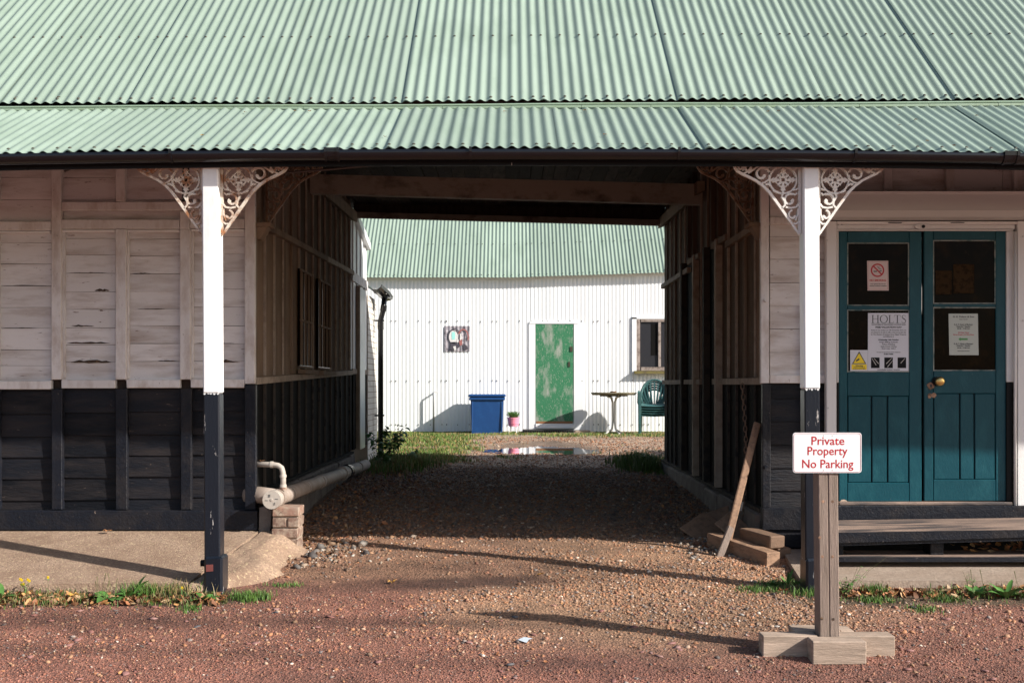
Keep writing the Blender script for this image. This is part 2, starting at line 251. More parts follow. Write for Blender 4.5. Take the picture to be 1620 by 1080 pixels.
class MB:
    def __init__(s): s.v = []; s.f = []
    def box(s, x0, x1, y0, y1, z0, z1, j=0.0):
        if x0 > x1: x0, x1 = x1, x0
        k = len(s.v)
        for z in (z0, z1):
            for (x, y) in ((x0, y0), (x1, y0), (x1, y1), (x0, y1)):
                s.v.append((x + random.uniform(-j, j), y + random.uniform(-j, j), z + random.uniform(-j, j)))
        s.f += [(k, k+3, k+2, k+1), (k+4, k+5, k+6, k+7), (k, k+1, k+5, k+4), (k+1, k+2, k+6, k+5), (k+2, k+3, k+7, k+6), (k+3, k, k+4, k+7)]
        return s
    def hexa(s, p):      # 8 points: bottom ring 4, top ring 4
        k = len(s.v); s.v += [tuple(q) for q in p]
        s.f += [(k, k+3, k+2, k+1), (k+4, k+5, k+6, k+7), (k, k+1, k+5, k+4), (k+1, k+2, k+6, k+5), (k+2, k+3, k+7, k+6), (k+3, k, k+4, k+7)]
        return s
    def cbox(s, x0, x1, y0, y1, z0, z1, c=0.006, j=0.0):   # box with chamfered edges
        if x0 > x1: x0, x1 = x1, x0
        P = [(x0, x1), (y0, y1), (z0, z1)]
        idx = {}
        k0 = len(s.v)
        for cx in (0, 1):
            for cy in (0, 1):
                for cz in (0, 1):
                    for ax in range(3):
                        q = [P[0][cx], P[1][cy], P[2][cz]]
                        sg = [1 if cx == 0 else -1, 1 if cy == 0 else -1, 1 if cz == 0 else -1]
                        for a in range(3):
                            if a != ax: q[a] += sg[a] * c
                        idx[(cx, cy, cz, ax)] = len(s.v)
                        s.v.append(tuple(u + random.uniform(-j, j) for u in q))
        def F(*ks): s.f.append(tuple(idx[t] for t in ks))
        for a in range(3):
            o = [b for b in range(3) if b != a]
            for side in (0, 1):
                ring = []
                for (u, v) in ((0, 0), (1, 0), (1, 1), (0, 1)):
                    t = [0, 0, 0]; t[a] = side; t[o[0]] = u; t[o[1]] = v
                    ring.append((*t, a))
                F(*ring)
            for (u, v) in ((0, 0), (1, 0), (1, 1), (0, 1)):     # edges along a
                t0 = [0, 0, 0]; t1 = [0, 0, 0]; t0[a] = 0; t1[a] = 1
                t0[o[0]] = t1[o[0]] = u; t0[o[1]] = t1[o[1]] = v
                F((*t0, o[0]), (*t0, o[1]), (*t1, o[1]), (*t1, o[0]))
        for cx in (0, 1):
            for cy in (0, 1):
                for cz in (0, 1): F((cx, cy, cz, 0), (cx, cy, cz, 1), (cx, cy, cz, 2))
        s.recalc = True
        return s
    def prism(s, pts, y0, y1):       # polygon in xz, extruded in y (y0 is the front)
        k = len(s.v); n = len(pts)
        for (x, z) in pts: s.v.append((x, y0, z))
        for (x, z) in pts: s.v.append((x, y1, z))
        s.f.append(tuple(range(k, k+n))); s.f.append(tuple(range(k+2*n-1, k+n-1, -1)))
        for i in range(n):
            j = (i+1) % n; s.f.append((k+j, k+i, k+n+i, k+n+j))
        s.recalc = True
        return s
    def prism_z(s, pts, z0, z1):     # polygon in xy, extruded in z; z may be functions
        k = len(s.v); n = len(pts)
        g0 = z0 if callable(z0) else (lambda x, y: z0); g1 = z1 if callable(z1) else (lambda x, y: z1)
        for (x, y) in pts: s.v.append((x, y, g0(x, y)))
        for (x, y) in pts: s.v.append((x, y, g1(x, y)))
        s.f.append(tuple(range(k+n-1, k-1, -1))); s.f.append(tuple(range(k+n, k+2*n)))
        for i in range(n):
            j = (i+1) % n; s.f.append((k+i, k+j, k+n+j, k+n+i))
        s.recalc = True
        return s
    def tube(s, path, r, n=10, caps=True):
        path = [Vector(p) for p in path]
        rs = r if isinstance(r, (list, tuple)) else [r] * len(path)
        rings = []
        up = None
        for i, p in enumerate(path):
            t = (path[min(i+1, len(path)-1)] - path[max(i-1, 0)]).normalized()
            if up is None:
                up = Vector((0, 0, 1)) if abs(t.z) < 0.9 else Vector((1, 0, 0))
            a = t.cross(up).normalized(); b = a.cross(t).normalized(); up = b
            k = len(s.v)
            for q in range(n):
                th = 2 * math.pi * q / n
                s.v.append(tuple(p + (a * math.cos(th) + b * math.sin(th)) * rs[i]))
            rings.append(k)
        for i in range(len(rings)-1):
            for q in range(n):
                q2 = (q+1) % n
                s.f.append((rings[i]+q, rings[i]+q2, rings[i+1]+q2, rings[i+1]+q))
        if caps:
            s.f.append(tuple(rings[0]+q for q in range(n-1, -1, -1))); s.f.append(tuple(rings[-1]+q for q in range(n)))
        s.recalc = True
        return s
    def ribbon(s, pts, wd, y0, y1):   # flat bar following pts (x,z), width wd (number or list), extruded y0..y1
        n = len(pts); ws = wd if isinstance(wd, (list, tuple)) else [wd] * n
        k = len(s.v)
        for i in range(n):
            ax, az = pts[max(i-1, 0)]; bx, bz = pts[min(i+1, n-1)]
            dx, dz = bx-ax, bz-az; L = math.hypot(dx, dz) or 1; nx, nz = -dz/L, dx/L
            for y in (y0, y1):
                for sg in (-.5, .5): s.v.append((pts[i][0]+nx*ws[i]*sg, y, pts[i][1]+nz*ws[i]*sg))
        for i in range(n-1):
            a = k+4*i; b = a+4
            s.f += [(a, a+1, b+1, b), (a+2, b+2, b+3, a+3), (a, b, b+2, a+2), (a+1, a+3, b+3, b+1)]
        s.f += [(k, k+2, k+3, k+1), (k+4*n-4, k+4*n-3, k+4*n-1, k+4*n-2)]
        s.recalc = True
        return s
    def build(s, name, m, parent=None, smooth=False, origin=None, recalc=None):
        me = bpy.data.meshes.new(name)
        off = wloc(parent) if parent else (Vector(origin) if origin else Vector((0, 0, 0)))
        me.from_pydata([(x-off.x, y-off.y, z-off.z) for (x, y, z) in s.v], [], s.f)
        if getattr(s, 'recalc', False) if recalc is None else recalc:
            import bmesh
            bm = bmesh.new(); bm.from_mesh(me); bmesh.ops.recalc_face_normals(bm, faces=bm.faces); bm.to_mesh(me); bm.free()
        if smooth: me.polygons.foreach_set('use_smooth', [True]*len(me.polygons))
        me.materials.append(M[m] if isinstance(m, str) else m)
        o = bpy.data.objects.new(name, me); COL.objects.link(o)
        if parent: o.parent = parent
        elif origin: o.location = origin
        return o

def box(name, m, parent, x0, x1, y0, y1, z0, z1, j=0.0, c=0.0):
    b = MB()
    if c: b.cbox(x0, x1, y0, y1, z0, z1, c, j)
    else: b.box(x0, x1, y0, y1, z0, z1, j)
    return b.build(name, m, parent)

def np_mesh(name, V, Fc, m, colors=None, smooth=False, kind='stuff'):
    me = bpy.data.meshes.new(name)
    V = np.asarray(V, dtype=np.float32); Fc = np.asarray(Fc, dtype=np.int32)
    nf, k = Fc.shape
    me.vertices.add(len(V)); me.vertices.foreach_set('co', V.ravel())
    me.loops.add(nf*k); me.loops.foreach_set('vertex_index', Fc.ravel())
    me.polygons.add(nf); me.polygons.foreach_set('loop_start', np.arange(0, nf*k, k, dtype=np.int32))
    me.polygons.foreach_set('loop_total', np.full(nf, k, dtype=np.int32))
    if smooth: me.polygons.foreach_set('use_smooth', np.ones(nf, dtype=bool))
    if colors is not None:
        a = me.color_attributes.new('Col', 'FLOAT_COLOR', 'POINT')
        c4 = np.ones((len(V), 4), dtype=np.float32); c4[:, :3] = colors
        a.data.foreach_set('color', c4.ravel())
    me.update(calc_edges=True); me.validate()
    me.materials.append(M[m])
    o = bpy.data.objects.new(name, me); COL.objects.link(o)
    return o

def text(s, size, x, y, z, m, parent, name='lettering', align='CENTER', width=None, bold=0.0, spacing=1.0):
    c = bpy.data.curves.new(name, 'FONT'); c.body = s; c.size = size; c.align_x = align; c.align_y = 'CENTER'
    c.offset = bold; c.space_character = spacing; c.resolution_u = 3
    t = bpy.data.objects.new('tmp_text', c); COL.objects.link(t)
    bpy.context.view_layer.update()
    me = bpy.data.meshes.new_from_object(t.evaluated_get(bpy.context.evaluated_depsgraph_get()))
    bpy.data.objects.remove(t)
    co = np.empty(len(me.vertices)*3, dtype=np.float32); me.vertices.foreach_get('co', co); co = co.reshape(-1, 3)
    sc = 1.0
    if width and len(co): sc = width / max(1e-6, (co[:, 0].max()-co[:, 0].min()))
    off = wloc(parent)
    new = np.stack([co[:, 0]*sc + x - off.x, np.full(len(co), y - off.y), co[:, 1]*(1 if width else sc) + z - off.z], axis=1)
    me.vertices.foreach_set('co', new.astype(np.float32).ravel()); me.update()
    me.materials.clear(); me.materials.append(M[m])
    o = bpy.data.objects.new(name, me); COL.objects.link(o); o.parent = parent
    return o

PITCH = 0.0762
def corr(name, m, parent, x0, ncorr, y0, z0, dy, dz, L, amp=0.009, lift=0.0, warp=None, nv=2, phase=0.0, seg=8, crisp=1.0):
    """corrugated sheet; runs in x, slopes along (dy,dz) for length L"""
    nx = int(ncorr*seg)+1
    nrm = Vector((0, -dz, dy))
    V = []; Fc = []
    for layer in (0, 1):
        for j in range(nv+1):
            v = L*j/nv
            for i in range(nx):
                x = x0 + i*PITCH/seg
                h = amp*math.cos(2*math.pi*(x/PITCH)+phase) + lift - layer*0.0015
                dzw = warp(x, j/nv) if warp else 0
                V.append((x, y0+dy*v+nrm.y*h, z0+dz*v+nrm.z*h+dzw))
    n1 = nx*(nv+1)
    for j in range(nv):
        for i in range(nx-1):
            a = j*nx+i
            Fc.append((a, a+1, a+nx+1, a+nx)); Fc.append((n1+a, n1+a+nx, n1+a+nx+1, n1+a+1))
    b = MB(); b.v = V; b.f = Fc
    k = len(V)
    for i in range(nx):
        b.v.append(V[i]); b.v.append(V[n1+i])
    for i in range(nx-1): b.f.append((k+2*i, k+2*i+1, k+2*i+3, k+2*i+2))
    return b.build(name, m, parent, smooth=True)

# ------------------------------------------------------------------ ground
_gy = [-200, 3, 5.5, 5.8, 6.5, 7.2, 8.0, 8.9, 11, 14, 17.3, 19, 22.3, 400]
_gz = [-1.60, -1.55, -1.445, -1.41, -1.36, -1.29, -1.225, -1.20, -1.10, -1.045, -1.02, -.98, -.93, -.93]
PUD = (0.52, 17.9)      # puddle centre
def noise2(x, y, f, seed=0):
    a = np.sin(x*f*1.0+seed)*np.cos(y*f*1.3+seed*2.1) + .5*np.sin(x*f*2.3+y*f*1.1+seed*.7) + .35*np.cos(y*f*3.1-x*f*1.7+seed*1.9)
    return a/1.85
def pud_f(x, y):
    dx = (x-PUD[0])/0.74; dy = (y-PUD[1])/1.2
    wob = 0.16*np.sin(3*np.arctan2(dy, dx)+.5)+0.10*np.sin(7*np.arctan2(dy, dx))
    return np.sqrt(dx*dx+dy*dy)+wob
def ground_z(x, y):
    x = np.asarray(x, dtype=float); y = np.asarray(y, dtype=float)
    z = np.interp(y, _gy, _gz) + CZ
    z = z + 0.010*noise2(x, y, 1.7, 1) + 0.005*noise2(x, y, 5.1, 4) + 0.0025*noise2(x, y, 17., 2)
    # hump beside the left slab, shallow hollow in front of the passage
    z = z - 0.022*np.exp(-(((x+0.35)/0.9)**2+((y-7.55)/0.22)**2))
    p = pud_f(x, y)
    z = z - 0.09*np.clip(1.2-p, 0, .8)
    return z
def gz(x, y): return float(ground_z(x, y))

def ss(a, b, x): t = np.clip((x-a)/(b-a), 0, 1); return t*t*(3-2*t)
def tan_mask(x, y):       # pale shingle spilled in front of the passage
    cx = 0.95 + 0.12*(y-7.0); wdt = 1.55
    m = ss(1.25, 0.45, np.abs(x-cx)/wdt + 0.18*noise2(x, y, 3.0, 5)) * ss(5.7, 6.5, y+0.25*noise2(x, y, 2.1, 3))
    m2 = ss(7.0, 7.7, y + .18*noise2(x, y, 2.7, 9)) * .75
    m3 = .11
    return np.clip(np.maximum(np.maximum(m, m2), m3*ss(5.2, 6.2, y)), 0, 1) * ss(10.2, 9.2, y)
def ground_col(x, y):
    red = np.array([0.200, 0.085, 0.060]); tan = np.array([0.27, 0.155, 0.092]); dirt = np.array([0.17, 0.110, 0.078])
    yard = np.array([0.33, 0.235, 0.165]); green = np.array([0.105, 0.135, 0.03]); mud = np.array([0.060, 0.026, 0.018])
    t = tan_mask(x, y)[..., None]
    c = red*(1-t) + tan*t
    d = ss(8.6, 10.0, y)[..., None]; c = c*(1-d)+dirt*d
    yd = ss(14.0, 15.0, y+.4*noise2(x, y, 1.5, 3))[..., None]; c = c*(1-yd)+yard*yd
    g = yard_grass(x, y)[..., None]*0.85; c = c*(1-g)+green*g
    wv = wet(x, y)[..., None]*0.85; c = c*(1-wv)+mud*wv
    pw = ss(1.45, 0.95, pud_f(x, y))[..., None]*.7; c = c*(1-pw)+np.array([.10, .065, .045])*pw
    # mossy verge in front of both slabs
    v = (ss(6.76, 6.86, y+.04*noise2(x, y, 9, 1))*ss(7.22, 7.1, y)*(ss(-1.5, -1.75, x)+ss(1.6, 1.85, x)))[..., None]*.85
    c = c*(1-v)+np.array([0.060, 0.045, 0.024])*v
    big = (1+.20*noise2(x, y, .9, 3)+.12*noise2(x+.3*y, y*3, 2.2, 6))[..., None]
    rut = (np.exp(-((x*.10+y-5.75)/.10)**2)+.8*np.exp(-((x*.06+y-6.45)/.09)**2))*ss(1.6, .2, x)
    c = c*big*(1-.28*np.clip(rut, 0, 1)[..., None])
    return c
def wet(x, y):
    a = 1.5*np.exp(-(((x+0.35)/0.72)**2+((y-7.40-.10*x)/0.17)**2)*1.1)
    b = .55*np.exp(-(((x+0.2)/1.3)**2+((y-7.75)/0.13)**2))
    r = .5*np.exp(-(((x+2.4)/1.4)**2+((y-6.45)/0.16)**2)) + .45*np.exp(-(((x+0.5)/0.9)**2+((y-6.5)/0.10)**2))
    return np.clip((a*1.25+b+r)*(1.0+.6*noise2(x, y, 8, 2)+.25*noise2(x, y, 26, 5)), 0, 1)
def yard_grass(x, y):
    n = noise2(x, y, 1.6, 8)*.5+noise2(x, y, 4.7, 2)*.35
    strip = ss(20.0, 21.4, y+.9*n)*(.45+.55*ss(-.25, .25, noise2(x, y, 3.3, 11)))
    left = ss(-0.35, -1.0, x + .5*n) * ss(14.4, 15.4, y+.3*n) * ss(.15, -.25, n-.25)
    right = ss(1.35, 1.65, x+.15*n)*ss(13.0, 13.6, y)*ss(16.5, 15.2, y)
    pt = .6*ss(.35, .6, n)*ss(15.2, 16, y)
    return np.clip(np.maximum.reduce([strip, left, right, pt]), 0, 1)

def build_ground():
    xs = np.concatenate([[-200, -80, -30, -14, -9, -7, -5.5], np.arange(-4.6, 4.61, 0.05), [5.5, 7, 9, 14, 30, 80, 200]])
    ys = np.concatenate([[-200, -60, -15, -3, 1, 3, 4.2], np.arange(4.8, 22.6, 0.05), [23.5, 26, 32, 60, 150, 400]])
    X, Y = np.meshgrid(xs, ys)
    Z = ground_z(X, Y)
    Z = Z - 0.02*((X < -5) | (X > 5))
    V = np.stack([X, Y, Z], -1).reshape(-1, 3)
    ny, nx = X.shape
    i = np.arange(ny-1)[:, None]*nx+np.arange(nx-1)[None, :]; i = i.ravel()
    Fc = np.stack([i, i+1, i+nx+1, i+nx], 1)
    c = ground_col(X, Y).reshape(-1, 3)
    o = np_mesh('ground', V, Fc, 'ground', c, smooth=True)
    a = o.data.attributes.new('Wet', 'FLOAT', 'POINT')
    a.data.foreach_set('value', wet(X, Y).ravel().astype(np.float32))
    o['kind'] = 'structure'
build_ground()

def scatter_shapes(name, m, base_v, base_f, P, scl, yaw, tilt, cols, flat=None):
    """many small copies joined in one mesh"""
    n = len(P); bv = np.asarray(base_v, float); bf = np.asarray(base_f, int); k = len(bv)
    jit = 1 + 0.22*rng.standard_normal((n, k, 3)) if flat is None else 1 + flat*rng.standard_normal((n, k, 3))
    v = bv[None]*jit*scl[:, None, :]
    cx, sx = np.cos(tilt[:, 0])[:, None], np.sin(tilt[:, 0])[:, None]
    y, z = v[..., 1]*cx-v[..., 2]*sx, v[..., 1]*sx+v[..., 2]*cx
    cy, sy = np.cos(tilt[:, 1])[:, None], np.sin(tilt[:, 1])[:, None]
    x, z = v[..., 0]*cy-z*sy, v[..., 0]*sy+z*cy
    c, s = np.cos(yaw)[:, None], np.sin(yaw)[:, None]
    xx, yy = x*c-y*s, x*s+y*c
    V = np.stack([xx, yy, z], -1)+P[:, None, :]
    Fc = (bf[None]+np.arange(n)[:, None, None]*k).reshape(-1, bf.shape[1])
    C = np.repeat(cols, k, axis=0)
    return np_mesh(name, V.reshape(-1, 3), Fc, m, C)

OCT_V = [(1, 0, 0), (-1, 0, 0), (0, 1, 0), (0, -1, 0), (0, 0, 1), (0, 0, -1)]
OCT_F = [(0, 2, 4), (2, 1, 4), (1, 3, 4), (3, 0, 4), (2, 0, 5), (1, 2, 5), (3, 1, 5), (0, 3, 5)]
_p = (1+5**.5)/2
ICO_V = np.array([(-1, _p, 0), (1, _p, 0), (-1, -_p, 0), (1, -_p, 0), (0, -1, _p), (0, 1, _p), (0, -1, -_p), (0, 1, -_p), (_p, 0, -1), (_p, 0, 1), (-_p, 0, -1), (-_p, 0, 1)])/1.9
ICO_F = [(0, 11, 5), (0, 5, 1), (0, 1, 7), (0, 7, 10), (0, 10, 11), (1, 5, 9), (5, 11, 4), (11, 10, 2), (10, 7, 6), (7, 1, 8), (3, 9, 4), (3, 4, 2), (3, 2, 6), (3, 6, 8), (3, 8, 9), (4, 9, 5), (2, 4, 11), (6, 2, 10), (8, 6, 7), (9, 8, 1)]
TANP = np.array([(.30, .185, .11), (.33, .165, .085), (.36, .27, .20), (.18, .12, .085), (.20, .175, .16), (.55, .49, .42), (.10, .085, .08), (.30, .18, .11), (.27, .135, .085)])
REDP = np.array([(.245, .106, .072), (.19, .082, .056), (.31, .150, .108), (.125, .060, .044), (.27, .145, .095), (.30, .22, .19), (.13, .115, .115), (.17, .075, .065), (.42, .36, .32)])
REDW = np.array([.26, .24, .15, .12, .09, .018, .035, .08, .004]); TANW = np.array([.19, .17, .08, .13, .1, .022, .07, .14, .12])

SLAB_L = [(-8, 7.08), (-3.6, 7.05), (-2.2, 7.10), (-1.62, 7.16), (-1.47, 7.40), (-1.45, 7.75), (-1.55, 8.05), (-1.62, 8.28), (-8, 8.28)]
SLAB_R = [(1.87, 7.22), (8, 7.18), (8, 8.3), (2.05, 8.3), (1.93, 8.0)]
def in_slab(x, y):
    return ((x < -1.78+.05*np.sin(y*11)) & (y > 7.30) & (y < 8.3)) | ((x < -1.86) & (y > 7.08) & (y < 8.3)) | ((x > 1.86) & (y > 7.2) & (y < 8.3))

def gravel():
    def region(n, x0, x1, y0, y1):
        # denser towards the viewer per square metre of ground is not needed: uniform
        return rng.uniform(x0, x1, n), rng.uniform(y0, y1, n)
    x, y = region(150000, -3.9, 3.9, 5.15, 8.9)
    t = tan_mask(x, y); ok = ~in_slab(x, y) & (np.abs(x) < .47*y+.2)
    ok &= rng.random(len(x)) < (1-.45*t) * (1-.9*wet(x, y))
    ok &= ~((y > 6.84) & (y < 7.2) & ((x < -1.72) | (x > 1.95)) & (rng.random(len(x)) < .8))
    ok &= rng.random(len(x)) > .72*ss(.5, -.3, x+.3*noise2(x, y, 2.2, 4))*ss(6.95, 7.2, y)
    ok &= rng.random(len(x)) > .75*ss(.0, .45, noise2(x, y*1.6, 1.3, 7))
    x, y, t = x[ok], y[ok], t[ok]
    n = len(x); is_t = rng.random(n) < t
    idx = np.where(is_t, rng.choice(9, n, p=TANW/TANW.sum()), rng.choice(9, n, p=REDW/REDW.sum()))
    col = np.where(is_t[:, None], TANP[idx], REDP[idx])*rng.uniform(.8, 1.2, (n, 1))
    col *= np.array([1.10, 1.0, .95])
    col *= (1-.65*wet(x, y))[:, None]
    rut = (np.exp(-((x*.10+y-5.75)/.10)**2)+.8*np.exp(-((x*.06+y-6.45)/.09)**2))*ss(1.6, .2, x)
    col *= (1+.20*noise2(x, y, .9, 3)+.12*noise2(x+.3*y, y*3, 2.2, 6))[:, None]*(1-.28*np.clip(rut, 0, 1))[:, None]
    r = np.where(is_t, rng.lognormal(math.log(.0064), .36, n), rng.lognormal(math.log(.0040), .36, n)); r = np.clip(r, .0022, .017)
    z = ground_z(x, y)
    scl = np.stack([r*rng.uniform(.8, 1.4, n), r, r*rng.uniform(.4, .8, n)], 1)
    P = np.stack([x, y, z+r*.18], 1)
    big = is_t & (r > .0070)
    for nm, sel, bv, bf in (('shingle', big, ICO_V, ICO_F), ('gravel', ~big, OCT_V, OCT_F)):
        k = sel.sum()
        tag(scatter_shapes(nm, 'stone', bv, bf, P[sel], scl[sel], rng.uniform(0, 6.3, k), rng.normal(0, .3, (k, 2)), col[sel]),
            'tan and grey shingle spread before the covered passage' if nm == 'shingle' else 'fine red and brown gravel over the forecourt', 'gravel', kind='stuff')
    # larger flat pieces of red stone and a few grey pebbles
    n = 130; x = rng.uniform(-3.2, 3.2, n); y = rng.uniform(5.25, 6.8, n); r_ = rng.uniform(.010, .026, n)
    cc = np.array([(.25, .12, .105), (.21, .09, .075), (.27, .15, .13), (.09, .085, .09), (.34, .31, .28)])[rng.choice(5, n, p=[.35, .3, .15, .12, .08])]
    tag(scatter_shapes('flat_stones', 'stone', ICO_V, ICO_F, np.stack([x, y, ground_z(x, y)+.003], 1), np.stack([r_*1.3, r_*.9, r_*.28], 1), rng.uniform(0, 6.3, n), rng.normal(0, .12, (n, 2)), cc),
        'larger flat red stones and grey pebbles scattered in the foreground', 'stones', kind='stuff')
    # passage floor and yard
    n = 22000; x = rng.uniform(-1.8, 1.8, n); y = rng.uniform(8.8, 14.2, n)
    n2 = 16000; x = np.r_[x, rng.uniform(-2.8, 3.0, n2)]; y = np.r_[y, rng.uniform(14.2, 20.5, n2)]
    ok = (pud_f(x, y) > 1.05) & (rng.random(len(x)) > yard_grass(x, y)*.9); x, y = x[ok], y[ok]; n = len(x)
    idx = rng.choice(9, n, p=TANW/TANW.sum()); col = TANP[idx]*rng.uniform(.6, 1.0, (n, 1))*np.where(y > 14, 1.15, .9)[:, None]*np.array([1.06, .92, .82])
    r = np.clip(rng.lognormal(math.log(.010), .4, n), .004, .03)
    scl = np.stack([r*1.2, r, r*.6], 1)
    tag(scatter_shapes('yard_gravel', 'stone', OCT_V, OCT_F, np.stack([x, y, ground_z(x, y)+r*.15], 1), scl, rng.uniform(0, 6.3, n), rng.normal(0, .3, (n, 2)), col),
        'brown gravel through the passage and across the rear yard', 'gravel', kind='stuff')
gravel()

# puddle
def puddle():
    b = MB(); n = 60; pts = []
    for i in range(n):
        th = 2*math.pi*i/n
        pts.append((PUD[0]+1.15*math.cos(th), PUD[1]+1.5*math.sin(th)))
    z = CZ-1.018
    b.prism_z(pts, z-.004, z)
    tag(b.build('puddle', 'water', None), 'still rain puddle in the rear yard gravel', None, kind='structure')
puddle()

# ------------------------------------------------------------------ slabs
def slabs():
    fl = lambda x, y: CZ-1.245+0.18*(y-7.08)/1.2 - .004*math.sin(x*3)
    # left: main pour and the ragged corner beyond the crack
    crack0, crack1 = (-1.83, 8.28), (-2.02, 7.10)
    b = MB(); b.prism_z([(-8, 7.08), (-3.6, 7.05), (-2.6, 7.09), (crack1[0]-.008, crack1[1]), (crack0[0]-.008, crack0[1]), (-8, 8.28)], CZ-1.45, fl)
    s = b.build('pavement', 'concrete', None); tag(s, None, None, kind='structure')
    b = MB(); nu, nv_ = 26, 40
    for j in range(nv_+1):
        y = 7.04+1.24*j/nv_; cxk = crack1[0]+(crack0[0]-crack1[0])*(y-7.10)/1.18+.020
        for i in range(nu+1):
            x = cxk+(-1.40-cxk)*i/nu
            ex = max(0, x+1.80+.03*math.sin(y*9)+.015*math.sin(y*23))/.30; ey = max(0, 7.42-y+.03*math.sin(x*14))/.34*ss(crack1[0], -1.80, x)
            e_ = math.sqrt(ex*ex+ey*ey*(.35+.65*min(1, ex+.5))); b.v.append((x, y, fl(x, y)+.004-.003*math.sin(x*60+y*40)*math.sin(y*55)-.15*float(ss(.25, 1.15, e_))-(.2 if y < 7.06 else 0)+.003*math.sin(x*31+y*17)))
    for j in range(nv_):
        for i in range(nu): q = j*(nu+1)+i; b.f.append((q, q+1, q+nu+2, q+nu+1))
    s = b.build('pavement', 'concrete', None, smooth=True); tag(s, None, None, kind='structure')
    fr = lambda x, y: CZ-1.25+0.06*(y-7.2)/1.0
    b = MB(); b.prism_z([(1.84, 7.24), (8, 7.16), (8, 8.2), (2.02, 8.2), (1.92, 8.0)], CZ-1.5, fr)
    s = b.build('pavement', 'concrete_pale', None); tag(s, None, None, kind='structure')
    # underlay so the crack is dark dirt, not a void
slabs()

# ------------------------------------------------------------------ MAIN BUILDING
bld = thing('timber_building', 'long black and white timber building with green corrugated roof and covered passage', 'building', (0, 8.3, CZ-1.2))
D = 8.3
# --- roofs
roof = box('main_roof', 'ceiling', bld, -9.5, 9.5, 8.30, 8.32, CZ+1.9, CZ+2.0)      # wall plate under the sheets
ca, sa = math.cos(math.atan(.817)), math.sin(math.atan(.817))
mtilt = lambda x, t: 0.018*x/3.7 + .004*math.sin(x*1.3)
seam0 = 0.227
def roof_sheets(parent, y0, z0, dy, dz, L, k0, k1, warp, amp, x_off=0.0, nv=2):
    for k in range(k0, k1):
        xs = seam0 + x_off + k*13*PITCH + random.uniform(-.01, .01)
        corr('roof_sheet', 'green', parent, xs-0.02, 13.9, y0, z0, dy, dz, L, amp=amp, lift=0.0065*((k % 2)+.4)+random.uniform(0, .001), warp=warp, nv=nv)
roof_sheets(roof, 8.18, CZ+2.03, ca, sa, 3.86, -9, 9, mtilt, .0083)
# sag of the eave: two ends lower than the middle
vsag = lambda x: -0.030*((x-0.1)/3.15)**2
L2 = math.hypot(1.13, .517); c2, s2 = 1.13/L2, .517/L2
vroof = box('veranda_roof', 'ceiling', bld, -9.5, 9.5, 8.20, 8.28, CZ+1.86, CZ+1.93)
roof_sheets(vroof, 7.025, CZ+1.452, c2, s2, L2, -8, 9, lambda x, t: max(vsag(x), -.16)*(1-t)+.012*x/3.7*t, .0085)
b = MB(); b.tube([(x, 8.155, CZ+2.000+.018*x/3.7+.003*math.sin(2.1*x)) for x in np.linspace(-9, 9, 40)], .0085, 8)
b.build('flashing_roll', 'green_trim', vroof, smooth=True)
b = MB()
for i in range(36):
    x0 = -9+i*.5
    b.hexa([(x0, 8.165, CZ+1.93), (x0+.497, 8.165, CZ+1.93), (x0+.497, 8.17, CZ+1.93), (x0, 8.17, CZ+1.93),
            (x0, 8.185, CZ+2.003+.018*x0/3.7), (x0+.497, 8.185, CZ+2.003+.018*x0/3.7), (x0+.497, 8.19, CZ+2.003+.018*x0/3.7), (x0, 8.19, CZ+2.003+.018*x0/3.7)])
b.build('flashing', 'green_trim', vroof)
# screws on crests
def screws(parent, xs, y0, z0, dy, dz, v, warp, t, r=.0085, amp=.0125):
    b = MB(); nrm = Vector((0, -dz, dy))
    for x in xs:
        h = amp+.006; p = Vector((x, y0+dy*v, z0+dz*v+warp(x, t)))+nrm*h
        k = len(b.v); n = 6
        for q in range(n):
            a = q*math.pi/3; b.v.append(tuple(p+Vector((1, 0, 0))*math.cos(a)*r*1.5+Vector((0, dy, dz))*math.sin(a)*r*1.5))
        for q in range(n):
            a = q*math.pi/3; pp = p+nrm*.006; b.v.append(tuple(pp+Vector((1, 0, 0))*math.cos(a)*r*.6+Vector((0, dy, dz))*math.sin(a)*r*.6))
        b.f += [(k+q, k+(q+1) % n, k+n+(q+1) % n, k+n+q) for q in range(n)] + [tuple(k+n+q for q in range(n))]
    tag(b.build('screw', 'screw', parent), None, None, kind='stuff')
def screw_xs(x_off=0, k0=-6, k1=6):
    out = []
    for k in range(k0, k1):
        base = round((seam0+x_off+k*13*PITCH)/PITCH)
        for j in (0, 2, 4, 6, 8, 10, 12): out.append((base+j)*PITCH)
    return out
screws(roof, screw_xs(), 8.18, CZ+2.03, ca, sa, .035, mtilt, 0)
screws(roof, screw_xs(), 8.18, CZ+2.03, ca, sa, 1.15, mtilt, 0, r=.008)
screws(vroof, screw_xs(), 7.025, CZ+1.452, c2, s2, .045, lambda x, t: vsag(x), 0)
